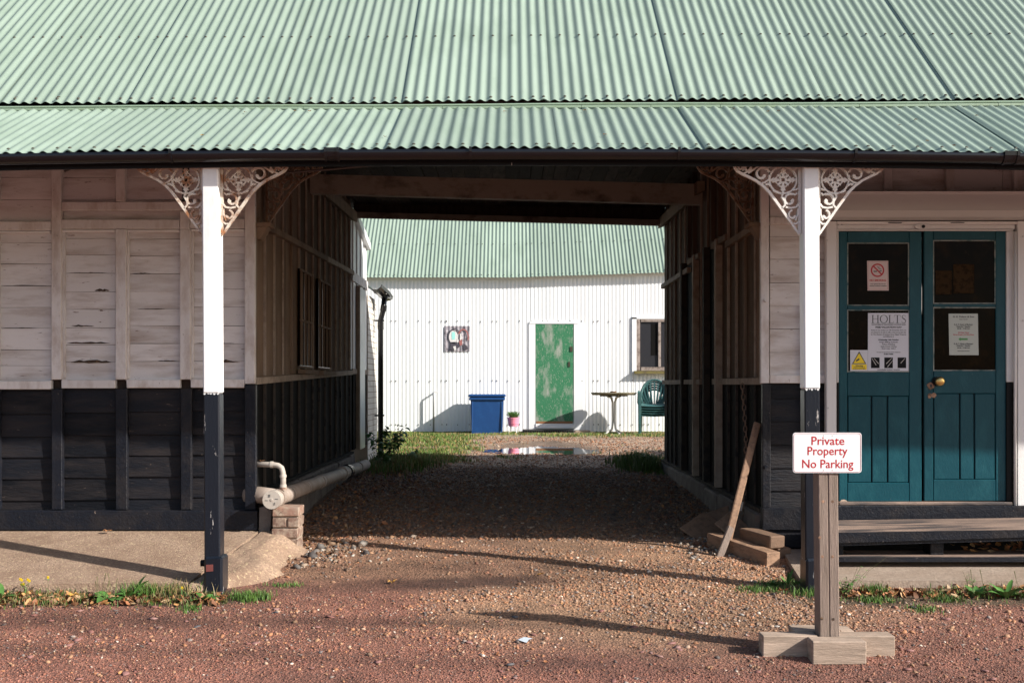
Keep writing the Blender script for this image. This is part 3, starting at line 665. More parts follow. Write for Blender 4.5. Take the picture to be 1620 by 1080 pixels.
# roof boarding, ridge and rear slope
b = MB(); ridge = (11.2, CZ+2.03+.817*3.02)
b.hexa([(-9.5, 8.30, CZ+2.06), (9.5, 8.30, CZ+2.06), (9.5, ridge[0], ridge[1]-.06), (-9.5, ridge[0], ridge[1]-.06),
        (-9.5, 8.30, CZ+2.09), (9.5, 8.30, CZ+2.09), (9.5, ridge[0], ridge[1]-.03), (-9.5, ridge[0], ridge[1]-.03)])
b.build('roof_boarding', 'ceiling', roof)
rear = corr('rear_roof_slope', 'green', bld, -9.3, 243, 14.02, CZ+2.19, -2.82/3.64, 2.30/3.64, 3.64, nv=1, seg=4)
b = MB(); b.tube([(-9.4, ridge[0], ridge[1]+.01), (9.4, ridge[0], ridge[1]+.01)], .07, 8); b.build('ridge_cap', 'green_trim', bld, smooth=True)
b = MB(); b.hexa([(-9.4, 7.06, CZ+1.42), (9.4, 7.06, CZ+1.42), (9.4, 8.2, CZ+1.93), (-9.4, 8.2, CZ+1.93), (-9.4, 7.06, CZ+1.43), (9.4, 7.06, CZ+1.43), (9.4, 8.2, CZ+1.94), (-9.4, 8.2, CZ+1.94)])
for q in range(4, 8):
    pass
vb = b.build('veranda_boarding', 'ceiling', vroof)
vb.location.z -= 0.05

# --- gutter with joints and brackets, fascia behind it
def gut_z(x): return CZ+1.462+vsag(x)*.95
xs = np.linspace(-9, 9, 61)
b = MB(); rg = .052; ng = 9
rings = []
for x in xs:
    k = len(b.v); rings.append(k)
    for q in range(ng): a = math.pi+math.pi*q/(ng-1); b.v.append((x, 7.0+rg*math.cos(a), gut_z(x)-.028+rg*1.15*math.sin(a)))
    for q in range(ng): a = math.pi+math.pi*q/(ng-1); b.v.append((x, 7.0+(rg-.004)*math.cos(a), gut_z(x)-.028+(rg*1.15-.004)*math.sin(a)))
for i in range(len(rings)-1):
    a0, a1 = rings[i], rings[i+1]
    for q in range(ng-1):
        b.f.append((a0+q, a0+q+1, a1+q+1, a1+q)); b.f.append((a0+ng+q, a1+ng+q, a1+ng+q+1, a0+ng+q+1))
    b.f.append((a0, a1, a1+ng, a0+ng)); b.f.append((a0+ng-1, a0+2*ng-1, a1+2*ng-1, a1+ng-1))
gutter = b.build('gutter', 'gutter', bld, smooth=True)
def gutter_ring(px, name, wd, r2):
    x = PX(px, 6.94); b = MB(); n = 9
    for (xx) in (x-wd/2, x+wd/2):
        for rr in (rg+.001, rg+r2):
            for q in range(n):
                a = math.pi*.96+math.pi*1.04*q/(n-1); b.v.append((xx, 7.0+rr*math.cos(a), gut_z(x)-.028+rr*1.13*math.sin(a)+.004))
    for q in range(n-1):
        b.f += [(q, q+1, n+q+1, n+q), (2*n+q, 3*n+q, 3*n+q+1, 2*n+q+1), (n+q, n+q+1, 3*n+q+1, 3*n+q), (q, 2*n+q, 2*n+q+1, q+1)]
    b.recalc = True
    b.build(name, 'gutter', gutter, smooth=False)
for p in (268, 744, 1075, 1355): gutter_ring(p, 'gutter_bracket', .016, .010)
for p in (524, 1602):
    gutter_ring(p, 'gutter_joint', .085, .005); gutter_ring(p-10, 'gutter_clip', .014, .011); gutter_ring(p+10, 'gutter_clip', .014, .011)
for i, x0 in enumerate(np.arange(-9, 9, 1.5)):
    b = MB(); z0, z1 = gut_z(x0), gut_z(x0+1.497)
    b.hexa([(x0, 7.055, z0-.108), (x0+1.497, 7.055, z1-.108), (x0+1.497, 7.073, z1-.108), (x0, 7.073, z0-.108),
            (x0, 7.055, z0-.005), (x0+1.497, 7.055, z1-.005), (x0+1.497, 7.073, z1-.005), (x0, 7.073, z0-.005)])
    b.build('fascia_board', 'black', bld)
# eave plate resting on the posts
for x0, x1 in ((-9, -3.4), (-3.398, -.6), (-.598, 2.1), (2.102, 9)):
    zz0, zz1 = CZ+1.418+vsag(x0 if abs(x0) < 5 else math.copysign(5, x0)), CZ+1.418+vsag(x1 if abs(x1) < 5 else math.copysign(5, x1))
    b = MB(); b.hexa([(x0, 7.10, zz0-.035), (x1, 7.10, zz1-.035), (x1, 7.19, zz1-.035), (x0, 7.19, zz0-.035), (x0, 7.10, zz0+.03), (x1, 7.10, zz1+.03), (x1, 7.19, zz1+.03), (x0, 7.19, zz0+.03)])
    b.build('eave_plate', 'white_stud', bld)

# --- cast iron lace bracket, drawn in pixels of 1/250 m from the post corner
def spiral(cx, cy, r0, r1, a0, a1, n=16):
    return [(cx+(r0+(r1-r0)*i/n)*math.cos(a0+(a1-a0)*i/n), cy+(r0+(r1-r0)*i/n)*math.sin(a0+(a1-a0)*i/n)) for i in range(n+1)]
def lace(parent, xc, zc, yc, sgn, m, sc=1/250.0, ext=0.0):
    b = MB(); e = (.006, -.006)
    cnt = [0]
    def rib(pts, w_, dy=0.0):
        cnt[0] += 1; dy += .00022*cnt[0]
        b.ribbon([(xc+sgn*p[0]*sc, zc-p[1]*sc) for p in pts], w_*sc if not isinstance(w_, list) else [q*sc for q in w_], yc-.007-dy, yc+.007+dy*.5)
    rib([(0, 1.2), (106, 1.2)], 3.2, .006)                # top bar
    rib([(2.2, 3), (2.2, 110)], 4.4, .006)                 # upright bar
    hyp = [(105, 2), (103.5, 7), (100, 12), (92, 17), (82, 21.5), (71, 27), (60, 35), (50, 45), (41, 57), (31, 71), (22, 84), (13, 97), (5, 109), (2, 113)]
    rib(hyp, [2.6, 3.2, 3.6, 3.8, 3.8, 3.8, 4, 4.2, 4.2, 4, 3.8, 3.4, 3, 2.2], .004)
    rib([(28+21.2*math.cos(t), 26.5+21.2*math.sin(t)) for t in np.linspace(0, 2*math.pi, 33)], 2.6, .002)   # ring
    # cross flower
    for k in range(4):
        a = k*math.pi/2; ca_, sa_ = math.cos(a), math.sin(a)
        def P(u, v): return (28+u*ca_-v*sa_, 26.5+u*sa_+v*ca_)
        rib([P(2.6, 0), P(7, 0), P(13, 0), P(20, 0)], [5.5, 3.4, 6.5, 2.6])
        rib([P(9.5, -5.6), P(11.5, -2), P(12.5, 0), P(11.5, 2), P(9.5, 5.6)], [1.2, 2.8, 4.4, 2.8, 1.2])
        rib([P(15, -4.2), P(16.6, 0), P(15, 4.2)], [1.2, 3.6, 1.2])
        rib([P(3, 3), P(8.6, 8.6)], [4.8, 1.4])
        rib([P(5.2, 9.6), P(6.6, 6.8), P(9.6, 5.2)], [1.2, 2.4, 1.2])
    # scroll to the outside of the ring
    rib(spiral(61, 18, 12.5, 3.2, -math.pi*.9, math.pi*1.0, 18), [3.2]*12+[3.4, 3.8, 4.2, 4.6, 5, 5, 4])
    rib([(49, 5), (56, 4.5), (66, 4.8), (74, 10), (82, 15.5)], 2.8)
    rib([(49.5, 19), (50.5, 26), (56, 30), (62, 32)], 2.6)
    rib([(50.6, 7), (46, 3.8)], 3)
    rib(spiral(81, 8.2, 6.5, 1.8, -math.pi*.2, math.pi*1.3, 12), 2.4)
    rib([(76, 3), (84, 14), (90, 16)], 2.2)
    rib(spiral(94, 7, 4.6, 1.2, -math.pi*.3, math.pi*1.2, 9), 2.2)
    rib([(88, 3), (91, 12)], 2.2)
    # below the ring
    rib(spiral(17.5, 58.5, 10.6, 3.0, -math.pi*.65, math.pi*1.15, 18), [3.0]*12+[3.2, 3.6, 4.2, 4.8, 5, 5, 4])
    rib([(28, 47), (30, 53), (25.5, 60), (25, 66), (29, 70)], 2.8)
    rib([(6, 47), (9.5, 50), (13, 48)], 2.6)
    rib([(4, 64), (8, 69), (16, 70.5), (24, 69)], 2.8)
    rib(spiral(12.5, 82, 8.4, 2.0, -math.pi*.45, math.pi*1.0, 12), [2.6]*7+[3, 3.2, 3.4, 3.8, 4, 3])
    rib([(4, 92), (8, 95.5), (12, 95)], 2.4)
    rib([(5, 72), (5, 80), (9, 90)], 2.2)
    rib([(5, 7), (9, 10), (12, 12)], 2.4); rib([(5, 40), (9, 42), (14, 42.5)], 2.4); rib([(44, 43), (40, 45), (36, 46)], 3)
    rib([(47, 36), (52, 33), (56, 34)], 3)
    if ext:     # fixing lugs
        rib([(ext, -4), (ext, 2)], 6)
    return b.build('post_bracket', m, parent)

def post(px0, px1, py_split, lean, side_m, plinth, mL, mR):
    Y0, Y1 = 7.08, 7.195
    x0, x1 = PX(px0, Y0), PX(px1, Y0)
    zt = CZ+1.383; zs = PZ(py_split, Y0); zb = gz((x0+x1)/2, 7.15)
    if plinth[2] < 915.5: zb = PZ(917, Y0)
    dx = lean
    f = lambda z: dx*(zt-z)
    b = MB(); b.cbox(x0, x1, Y0, Y1, zs, zt, .008)
    b.v = [(x+f(z), y, z) for (x, y, z) in b.v]
    p = b.build('veranda_post', 'white_post', bld)
    b = MB(); b.cbox(x0+.0015, x1-.0015, Y0+.0015, Y1-.0015, zb+.02, zs-.0005, .008)
    b.v = [(x+f(z), y, z) for (x, y, z) in b.v]
    b.build('black_post_foot', 'black_post', p)
    for q in range(5):
        xx = x0+.012+(x1-x0-.024)*q/4+random.uniform(-.004, .004); hh = random.uniform(.004, .014); ww = random.uniform(.005, .011)
        MB().prism([(xx-ww+f(zs), zs+.001), (xx+ww+f(zs), zs+.001), (xx+ww*.5+f(zs), zs-hh*.7), (xx-ww*.2+f(zs), zs-hh)], Y0-.0006, Y0+.001).build('paint_drip', 'white_post', p)
    zp = PZ(plinth[1], Y0-.02)
    xb0, xb1 = PX(plinth[0], Y0-.02), PX(plinth[3], Y0-.02)
    b = MB(); b.cbox(xb0, xb1, Y0-.022, Y1+.022, zb-.06, zp, .014, .002); b.build('post_plinth', 'black_post', p)
    lace(p, x0+f(zt)-.002, zt, 7.14, -1, mL); lace(p, x1+f(zt)+.002, zt, 7.14, 1, mR)
    return p
lp = post(319, 345, 622, .0055, None, (322, 880, 917, 352), 'iron_rust', 'iron_rust')
rp = post(1271, 1296, 615, .0045, None, (1275, 884, 915.9, 1303), 'iron_lace', 'iron_lace')
b = MB(); b.prism([(PX(329, 7.1), PZ(902, 7.1)), (PX(340, 7.1), PZ(901, 7.1)), (PX(340, 7.1), PZ(890.5, 7.1)), (PX(329, 7.1), PZ(891, 7.1))], 7.0545, 7.0585)
M['sticker'] = mat('faded_red_sticker', (0.17, 0.045, 0.038), 0.6, 0, bump=0)
b.build('red_sticker', 'sticker', lp)
b = MB(); b.tube([(PX(353, 7.2), 7.2, PZ(888, 7.2)), (PX(357, 7.2), 7.2, PZ(888, 7.2))], .012, 6); b.build('bolt_head', 'black', lp)
b = MB(); b.tube([(PX(318, 7.2), 7.2, PZ(890, 7.2)), (PX(324, 7.2), 7.2, PZ(890, 7.2))], .022, 6); b.build('bolt_head', 'black', lp)
b = MB(); b.tube([(PX(1271, 7.2), 7.2, PZ(890, 7.2)), (PX(1276, 7.2), 7.2, PZ(890, 7.2))], .020, 6); b.build('bolt_head', 'black', rp)
# brackets fixed to the corner posts of the passage, in the shade behind
# --- front walls
def board_run(parent, px0, px1, joints, m, lap, d, name='board', seed=0, gap=.0025):
    for a, c in zip(joints[:-1], joints[1:]):
        x0, x1 = PX(px0, d), PX(px1, d); zt, zb = PZ(a, d)-gap, PZ(c, d)
        j = lambda: random.uniform(-.0016, .0016)
        y = d+random.uniform(-.002, .002)
        b = MB(); b.hexa([(x0, y-lap, zb+j()), (x1, y-lap, zb+j()), (x1, y+.016, zb), (x0, y+.016, zb),
                          (x0, y-.001, zt+j()), (x1, y-.001, zt+j()), (x1, y+.016, zt), (x0, y+.016, zt)])
        # lower arris: small chamfer
        b.build(name, m, parent)
def stud(parent, px0, px1, pyt, pyb, m, d=8.295, th=.05, name='stud', j=.001):
    return box(name, m, parent, PX(px0, d), PX(px1, d), d, d+th, PZ(pyb, d), PZ(pyt, d), j, c=.004)
DB = 8.34
lw = box('left_front_wall', 'ceiling', bld, -9, PX(404, 8.38), 8.36, 8.38, CZ-1.05, CZ+1.9)
T0 = 236
UP = [T0, 262, 281, 315, 350]
for (a, c) in ((-190, -110), (-101, -15), (-6, 82), (95, 183), (195, 288), (300, 388)):
    board_run(lw, a, c, [T0, 250, 281, 316, 350 if a < 90 else 333], 'white_board', .004, DB)
board_run(lw, 95, 286, [333, 349], 'white_board', .002, DB+.015)
board_run(lw, 300.5, 388, [333, 348], 'white_board', .002, DB+.002)
L1 = [362, 384, 417, 452, 486, 519, 553, 578, 602]
L2_ = [363, 377, 403, 432, 461, 489, 518, 545, 572, 602]
L3 = [363, 378, 405, 433, 461, 488, 515, 543, 571, 602]
L4 = [362, 374, 401, 429, 457, 485, 515, 543, 571, 602]
for (a, c, J) in ((-190, -110, L2_), (-101, -15, L3), (-6, 82, L1), (98, 183, L2_), (199, 286, L3), (301, 388, L4)):
    board_run(lw, a, c, J, 'white_board', .0055, DB)
K1 = [614, 655, 690, 723, 757, 791, 813]; K2 = [614, 652, 688, 722, 755, 790, 812]
for (a, c, J) in ((-190, -109, K2), (-101, -15, K2), (-6, 83, K1), (96, 184, K2), (200, 286, [614, 651, 687, 720, 753, 788, 811]), (303, 389, [614, 650, 687, 719, 753, 786, 810])):
    board_run(lw, a, c, J, 'black_board', .013, DB)
    for q, jy in enumerate(J[1:-1]):      # mid split line that some boards have
        pass
for (a, c) in ((-112, -98), (-18, -3), (81, 96.5), (182.5, 199.5), (285, 301), (387, 403)):
    if (a, c) == (182.5, 199.5) or (a, c) == (-18, -3) or (a, c) == (-112, -98):
        stud(lw, a, c-2 if a == 182.5 else c, T0, 318.5, 'white_stud'); stud(lw, a, c, 362.5, 600, 'white_stud')
    elif a == 285:
        stud(lw, 284.5, 299.5, 334, 362.3, 'white_stud', 8.292); stud(lw, 284.5, 301, 362.5, 600, 'white_stud')
    else:
        stud(lw, a, c, T0, 600 if a < 300 else 607, 'white_stud', 8.293)
    dn = 0 if a < 300 else 0
    stud(lw, a+.5, c+1.5, 614.6 if a < 300 else 608, 806, 'black_stud', 8.287, .055, j=.002)
stud(lw, 97, 387, 319, 333, 'white_stud', 8.297, .045, 'rail'); stud(lw, -250, 80.5, 350, 364, 'white_stud', 8.299, .045, 'rail')
stud(lw, 97, 284, 347, 362, 'white_stud', 8.298, .045, 'rail'); stud(lw, 300, 386.5, 346, 361, 'white_stud', 8.299, .045, 'rail')
# thin inner beads of the bays
for p in (98, 199.5, 301):
    stud(lw, p, p+5, 364, 598, 'white_stud', 8.318, .02, 'bead')
for (a, c, t) in ((97, 181.5, 363), (200, 284, 363), (302, 386, 362), (-5, 80, 365)):
    stud(lw, a, c, t, t+4, 'white_trim', 8.312, .025, 'bead')
for (a, c, t, bt) in ((-250, 80.5, 602, 615.5), (97, 182, 600.5, 614), (200, 284.5, 600, 613.5), (301.5, 386.5, 599.5, 613)):
    stud(lw, a, c, t, bt, 'white_stud', 8.296, .05, 'rail')
stud(lw, -320, 407, 807.5, 838.5, 'black_stud', 8.262, .09, 'sill', .003)
stud(lw, -320, 404, 838.6, 846, 'plinth', 8.29, .06, 'footing', .002)
# splits where the boards have rotted along the joints
def split(px0, px1, py, th, m='rot'):
    b = MB(); n = 9; up = []; dn = []
    for i in range(n+1):
        t = i/n; e = math.sin(math.pi*t)**.6
        up.append((PX(px0+(px1-px0)*t, DB), PZ(py-th*e*random.uniform(.25, 1), DB)))
        dn.append((PX(px0+(px1-px0)*t, DB), PZ(py+th*.35*e*random.uniform(.1, 1), DB)))
    b.prism(up+dn[::-1], DB-.0085, DB-.002); b.build('rotten_split', m, lw)
for a in ((150, 174, 460, 4), (112, 150, 516, 3), (106, 176, 543, 3.4), (112, 176, 573, 5.2), (210, 240, 433, 1.6), (333, 352, 458, 1.6), (330, 380, 572, 4), (105, 170, 432, 1.2), (218, 262, 489, 1.2), (4, 60, 519, 1.4), (250, 280, 571, 1.6), (6, 74, 452, 1.2), (310, 372, 543, 1.3)): split(*a)
split(378, 402, 836, 6, 'rot')
# loose dark rods hanging under the eave
for pts in ([(-40, 268, 7.9), (74, 267, 7.9)], [(102, 271, 7.9), (113, 266.5, 7.9), (190, 261, 7.9), (240, 258, 7.9)], [(440, 274, 7.6), (520, 268, 7.6), (610, 260, 7.6)]):
    b = MB(); b.tube([(PX(p, y), y, PZ(q, y)) for p, q, y in pts], .008, 6); b.build('hanging_rod', 'cobweb_rope', bld)

# right front wall
rw = box('right_front_wall', 'ceiling', bld, PX(1206, 8.38), PX(1325, 8.38), 8.36, 8.38, CZ-1.2, CZ+1.9)
box('wall_backing', 'ceiling', rw, PX(1325, 8.38)+.002, 9, 8.36, 8.38, CZ+1.08, CZ+1.9)
box('wall_backing', 'ceiling', rw, PX(1604, 8.38), 9, 8.36, 8.38, CZ-1.2, CZ+1.078)
board_run(rw, 1218, 1310, [T0, 262, 300, 343], 'white_board', .004, DB)
for p in range(1310, 1900, 92): board_run(rw, p+.5, p+91.5, [T0, 250, 302], 'white_board', .004, DB)
board_run(rw, 1218, 1307, [355, 374, 410, 447, 484, 520, 557, 593], 'white_board', .0055, DB)
board_run(rw, 1218, 1307, [606.5, 630, 666, 703, 740, 775, 803], 'black_board', .012, DB)
stud(rw, 1218, 1307, 343, 355, 'white_stud', 8.312, .04, 'rail'); stud(rw, 1218, 1307, 593, 606, 'white_stud', 8.31, .04, 'rail')
stud(rw, 1204, 1217, T0, 606, 'white_stud', 8.293); stud(rw, 1206.5, 1219, 606.5, 803, 'black_stud', 8.288, j=.002)
stud(rw, 1207, 1274, 803.5, 838, 'black_stud', 8.27, .08, 'sill', .002); stud(rw, 1209, 1276, 838.3, 866, 'black_stud', 8.29, .06, 'sill', .002)
for p in (1399, 1497, 1604): stud(rw, p, p+13, T0, 302, 'white_stud', 8.295)
stud(rw, 1269.5, 1273, 480, 684, 'white_trim', 8.30, .03, 'trim_strip')
for py in (738, 475): 
    b = MB(); b.tube([(PX(1212, 8.27), 8.285, PZ(py, 8.27)), (PX(1212, 8.27), 8.262, PZ(py, 8.27))], .014, 8); b.build('bolt_head', 'black_stud' if py > 600 else 'white_stud', rw)
# shutter box above the door
b = MB()
def side(py, y): return (y, PZ(py, 8.0))
prof = [(8.33, PZ(301.5, 8.1)), (8.10, PZ(304, 8.1)), (8.10, PZ(333, 8.1)), (8.15, PZ(343, 8.15)), (8.28, PZ(348.5, 8.28)), (8.33, PZ(348.5, 8.3))]
x0, x1 = PX(1309, 8.1), 6.0
k = len(prof); b.v = [(x0, y, z) for y, z in prof]+[(x1, y, z) for y, z in prof]
b.f = [tuple(range(k)), tuple(range(2*k-1, k-1, -1))]+[(i, (i+1) % k, k+(i+1) % k, k+i) for i in range(k)]; b.recalc = True
b.build('shutter_box', 'box_grey', bld)
box('box_lip', 'white_trim', bld, x0-.01, x1, 8.088, 8.098, PZ(306.5, 8.1), PZ(303, 8.1))
# door frame
dfm = stud(bld, 1307.5, 1323.5, 349.5, 803, 'white_trim', 8.262, .06, 'door_frame')
stud(dfm, 1324, 1327, 356, 605, 'white_trim', 8.285, .04, 'jamb'); stud(dfm, 1324, 1327, 605.5, 793, 'black', 8.285, .04, 'jamb')
stud(dfm, 1324, 1610, 350, 354.5, 'white_trim', 8.27, .05, 'head'); stud(dfm, 1324, 1606, 355, 362.3, 'white_trim', 8.282, .05, 'head')
stud(dfm, 1320, 1604, 362.8, 364.8, 'white_trim', 8.268, .06, 'drip_bead')
stud(dfm, 1592.5, 1605, 366, 604, 'white_trim', 8.285, .04, 'jamb'); stud(dfm, 1592.5, 1603, 604.5, 793, 'black', 8.285, .04, 'jamb')
stud(dfm, 1610, 1640, 349.5, 806, 'white_trim', 8.262, .06, 'jamb')
b = MB(); b.tube([(PX(1607, 8.25), 8.26, PZ(366, 8.25)), (PX(1607, 8.25), 8.26, PZ(800, 8.25))], .011, 8); b.build('downpipe', 'white_trim', dfm, smooth=True)
for p in (1405, 1504): stud(dfm, p, p+22, 351.6, 353, 'ink_grey', 8.266, .003, 'metal_strip')
for (px, py) in ((1326, 354.8), (1332, 354.8), (1590, 350.5), (1596, 350.5)): stud(dfm, px-.9, px+.9, py-.9, py+.9, 'ink', 8.2795, .003, 'nail')
for (px, py) in ((1309.5, 512), (1310, 645), (1308.5, 380), (1618, 507), (1618, 374)):
    b = MB(); b.tube([(PX(px, 8.26), 8.262, PZ(py, 8.26)), (PX(px, 8.26), 8.258, PZ(py, 8.26))], .007, 8); b.build('screw_head', 'box_grey', dfm)
al = MB(); al.prism([(PX(1461.5, 8.25)+.062*math.cos(t)*(abs(math.cos(t))**-.3 if abs(math.cos(t)) > .05 else 1), PZ(358, 8.25)+.018*math.sin(t)) for t in np.linspace(0, 2*math.pi, 21)[:-1]], 8.262, 8.281)
al = al.build('door_sensor', 'white_trim', dfm)
b = MB(); b.tube([(PX(1461.5, 8.25), 8.2615, PZ(358, 8.25)), (PX(1461.5, 8.25), 8.252, PZ(358, 8.25))], .012, 10); b.build('sensor_eye', 'black', dfm)

# doors
def door_leaf(px0, px1, pt, pb, panes, grooves, gy, rail_split):
    y = 8.30; th = .045
    d = MB(); d.box(PX(px0, y), PX(px1, y), y+.018, y+th, PZ(pb, y), PZ(pt, y)); d = d.build('door', 'groove', bld)
    sx0, sx1 = panes[0][0]-1.5, panes[0][1]+1.5
    stud(d, px0, sx0, pt, pb, 'door_teal', y, .018, 'stile', 0); stud(d, sx1, px1, pt, pb, 'door_teal', y, .018, 'stile', 0)
    stud(d, sx0+.25, sx1-.25, pt, panes[0][2]-1.5, 'door_teal', y+.0005, .018, 'rail', 0)
    stud(d, sx0+.25, sx1-.25, panes[0][3]+1.5, panes[1][2]-1.5, 'door_teal', y+.0005, .018, 'rail', 0)
    stud(d, sx0+.25, sx1-.25, panes[1][3]+1.5, gy[0], 'door_teal', y+.0005, .018, 'rail', 0)
    stud(d, sx0+.25, sx1-.25, gy[1], pb, 'door_teal', y+.0005, .018, 'rail', 0)
    for (a, c, t, bt) in panes:
        stud(d, a-1.5, c+1.5, t-1.5, bt+1.5, 'glass_dark', y+.012, .005, 'pane', 0)
        for q in ((a-1.5, c+1.5, t-1.5, t+.3), (a-1.5, c+1.5, bt-.3, bt+1.5), (a-1.5, a+.2, t+.4, bt-.4), (c-.2, c+1.5, t+.4, bt-.4)):
            box('glazing_bead', 'putty', d, PX(q[0], y), PX(q[1], y), y+.0035, y+.0115, PZ(q[3], y), PZ(q[2], y), .0006)
    g = [sx0-1.5]+grooves+[sx1+1.5]
    edges = [sx0+.3]+grooves+[sx1-.3]
    for a, c in zip(edges[:-1], edges[1:]):
        if c-a < 5: continue
        x0 = a+1.1; x1 = c-1.1
        stud(d, x0, x1, gy[0]+.5, gy[1]-.5, 'door_teal', y+.0045, .0135, 'panel_board', 0)
        m_ = (x1-x0)
        if m_ > 20:
            pass
    return d
dl = door_leaf(1327.2, 1458.2, 366, 793, [(1342, 1437, 385, 482), (1342, 1438, 491, 587)], [1378.8, 1404, ], (626, 763), 0)
dr = door_leaf(1462, 1592, 365, 792, [(1478, 1574, 381, 479), (1478, 1576, 487, 585)], [1518.5, 1541.5], (622, 758), 0)
# knob, keyhole plate and bare patches
def lathe_y(b, x, y, z, prof, n=14):     # prof: (dist towards viewer, radius)
    k = len(b.v)
    for (dy, r) in prof:
        for q in range(n): a = 2*math.pi*q/n; b.v.append((x+r*math.cos(a), y-dy, z+r*math.sin(a)))
    for i in range(len(prof)-1):
        for q in range(n): b.f.append((k+i*n+q, k+i*n+(q+1) % n, k+(i+1)*n+(q+1) % n, k+(i+1)*n+q))
    b.f.append(tuple(k+(len(prof)-1)*n+q for q in range(n))); b.recalc = True
    return b
kx, kz = PX(1487, 8.25), PZ(603, 8.25)
lathe_y(MB(), kx-.008, 8.30, kz, [(0, .034), (.006, .034), (.01, .028)]).build('knob_plate', 'black', dr, smooth=False)
lathe_y(MB(), kx, 8.29, kz, [(0, .012), (.02, .012), (.024, .026), (.034, .034), (.048, .034), (.056, .026), (.059, .012)]).build('knob', 'brass', dr, smooth=True)
b = MB(); b.prism([(PX(1472.5, 8.3)+r*math.cos(t)/200, PZ(610, 8.3)+r*math.sin(t)/200) for t, r in zip(np.linspace(0, 6.28, 12)[:-1], [5, 6, 4.5, 5.5, 5, 6.4, 5, 5.2, 6, 4.8, 5.6])], 8.297, 8.301); b.build('bare_patch', 'raw_wood', dr)
b = MB(); b.prism([(PX(1472.5, 8.3)+r*math.cos(t)/200, PZ(610, 8.3)+1.5*r*math.sin(t)/200) for t, r in zip(np.linspace(0, 6.28, 9)[:-1], [1.6]*8)], 8.2955, 8.2968); b.build('keyhole', 'ink', dr)
for (cx, cy, s) in ((1470.5, 625.5, 3.6), (1477, 625, 4.2)):
    b = MB(); b.prism([(PX(cx, 8.3)+s*random.uniform(.7, 1.15)*math.cos(t)/217, PZ(cy, 8.3)+s*random.uniform(.8, 1.3)*math.sin(t)/217) for t in np.linspace(0, 6.28, 12)[:-1]], 8.2985, 8.3005); b.build('bare_patch', 'raw_wood', dr)
b = MB(); b.prism([(PX(1329, 8.3), PZ(792.5, 8.3)), (PX(1341, 8.3), PZ(792.5, 8.3)), (PX(1336, 8.3), PZ(789.5, 8.3)), (PX(1331, 8.3), PZ(790, 8.3))], 8.297, 8.301); b.build('splinter', 'timber_h', dl)
# sheets of paper painted dim, as if behind the upper right pane
for (a, c, t, bt) in ((1508, 1541, 418, 464), (1480, 1506, 428, 466)):
    stud(dr, a, c, t, bt, 'paper_dim', 8.3107, .001, 'old_poster', 0)
# threshold, sill and wooden steps
stud(bld, 1328, 1602, 794, 799, 'tread', 8.25, .08, 'threshold', .001)
stud(bld, 1324, 1640, 800, 825, 'black_stud', 8.22, .12, 'sill', .003)
st = thing('wooden_step', 'worn black and brown wooden step in front of teal doors', 'step', (3.3, 7.9, CZ-1.2))
xa, xb = PX(1322, 7.6), PX(1800, 7.6)
def tz(x): return CZ-.985+.014*(x-2.2)
for (ya, yb_, nm, th) in ((7.60, 7.905, 'tread_board', .034), (7.910, 8.205, 'tread_board', .030)):
    b = MB(); b.hexa([(xa, ya, tz(xa)-th-.008), (xb, ya, tz(xb)-th), (xb, yb_, tz(xb)-th), (xa, yb_, tz(xa)-th), (xa, ya, tz(xa)-.008), (xb, ya, tz(xb)), (xb, yb_, tz(xb)+.002), (xa, yb_, tz(xa))]); b.build(nm, 'tread', st)
b = MB(); b.hexa([(xa, 7.585, tz(xa)-.075), (xb, 7.585, tz(xb)-.040), (xb, 7.598, tz(xb)-.040), (xa, 7.598, tz(xa)-.075), (xa, 7.585, tz(xa)-.006), (xb, 7.585, tz(xb)-.003), (xb, 7.598, tz(xb)-.003), (xa, 7.598, tz(xa)-.006)]); b.build('front_edge', 'black_stud', st)
b = MB(); b.hexa([(xa, 7.60, tz(xa)-.096), (xb, 7.60, tz(xb)-.066), (xb, 7.64, tz(xb)-.066), (xa, 7.64, tz(xa)-.096), (xa, 7.60, tz(xa)-.077), (xb, 7.60, tz(xb)-.042), (xb, 7.64, tz(xb)-.042), (xa, 7.64, tz(xa)-.077)]); b.build('front_edge', 'black_stud', st)
for (pa, pb_) in ((1324, 1335), (1473, 1494), (1640, 1661)):
    box('support_block', 'black_stud', st, PX(pa, 7.65), PX(pb_, 7.65), 7.66, 7.80, CZ-1.16, CZ-1.07, c=.004)
b = MB(); b.box(xa, xb, 7.60, 7.86, CZ-1.188, CZ-1.150); b.build('base_board', 'tread', st)
b = MB(); b.box(xa, xb, 7.590, 7.599, CZ-1.186, CZ-1.154); b.build('base_edge', 'black_stud', st)
box('back_board', 'black', st, xa, xb, 8.17, 8.20, CZ-1.2, CZ-1.03)

# ------------------------------------------------------------------ PASSAGE
XL, XR = -1.875, 1.842
def lift(y): return .13*(y-8.3)/5.8
pl = box('left_passage_wall', 'ceiling', bld, XL-.06, XL-.04, 8.72, 13.4, CZ-1.0, CZ+2.3)
box('wall_end', 'ceiling', pl, XL-.06, XL-.04, 8.39, 8.718, CZ-1.0, CZ+2.08)
pr = box('right_passage_wall', 'ceiling', bld, XR+.04, XR+.06, 8.72, 13.95, CZ-1.1, CZ+2.3)
box('wall_end', 'ceiling', pr, XR+.04, XR+.06, 8.39, 8.718, CZ-1.1, CZ+2.08)
def vboard(parent, side, ya, yb_, za, zb, m, lap=.010, name='board'):
    X = XL-.036 if side < 0 else XR+.036
    s = -side     # towards the passage
    b = MB(); g = .002
    b.hexa([(X, ya+g, za), (X+s*.004, ya+g, za), (X+s*lap, yb_-g, za), (X, yb_-g, za), (X, ya+g, zb), (X+s*.004, ya+g, zb), (X+s*lap, yb_-g, zb), (X, yb_-g, zb)])
    b.recalc = True
    b.build(name, m, parent)
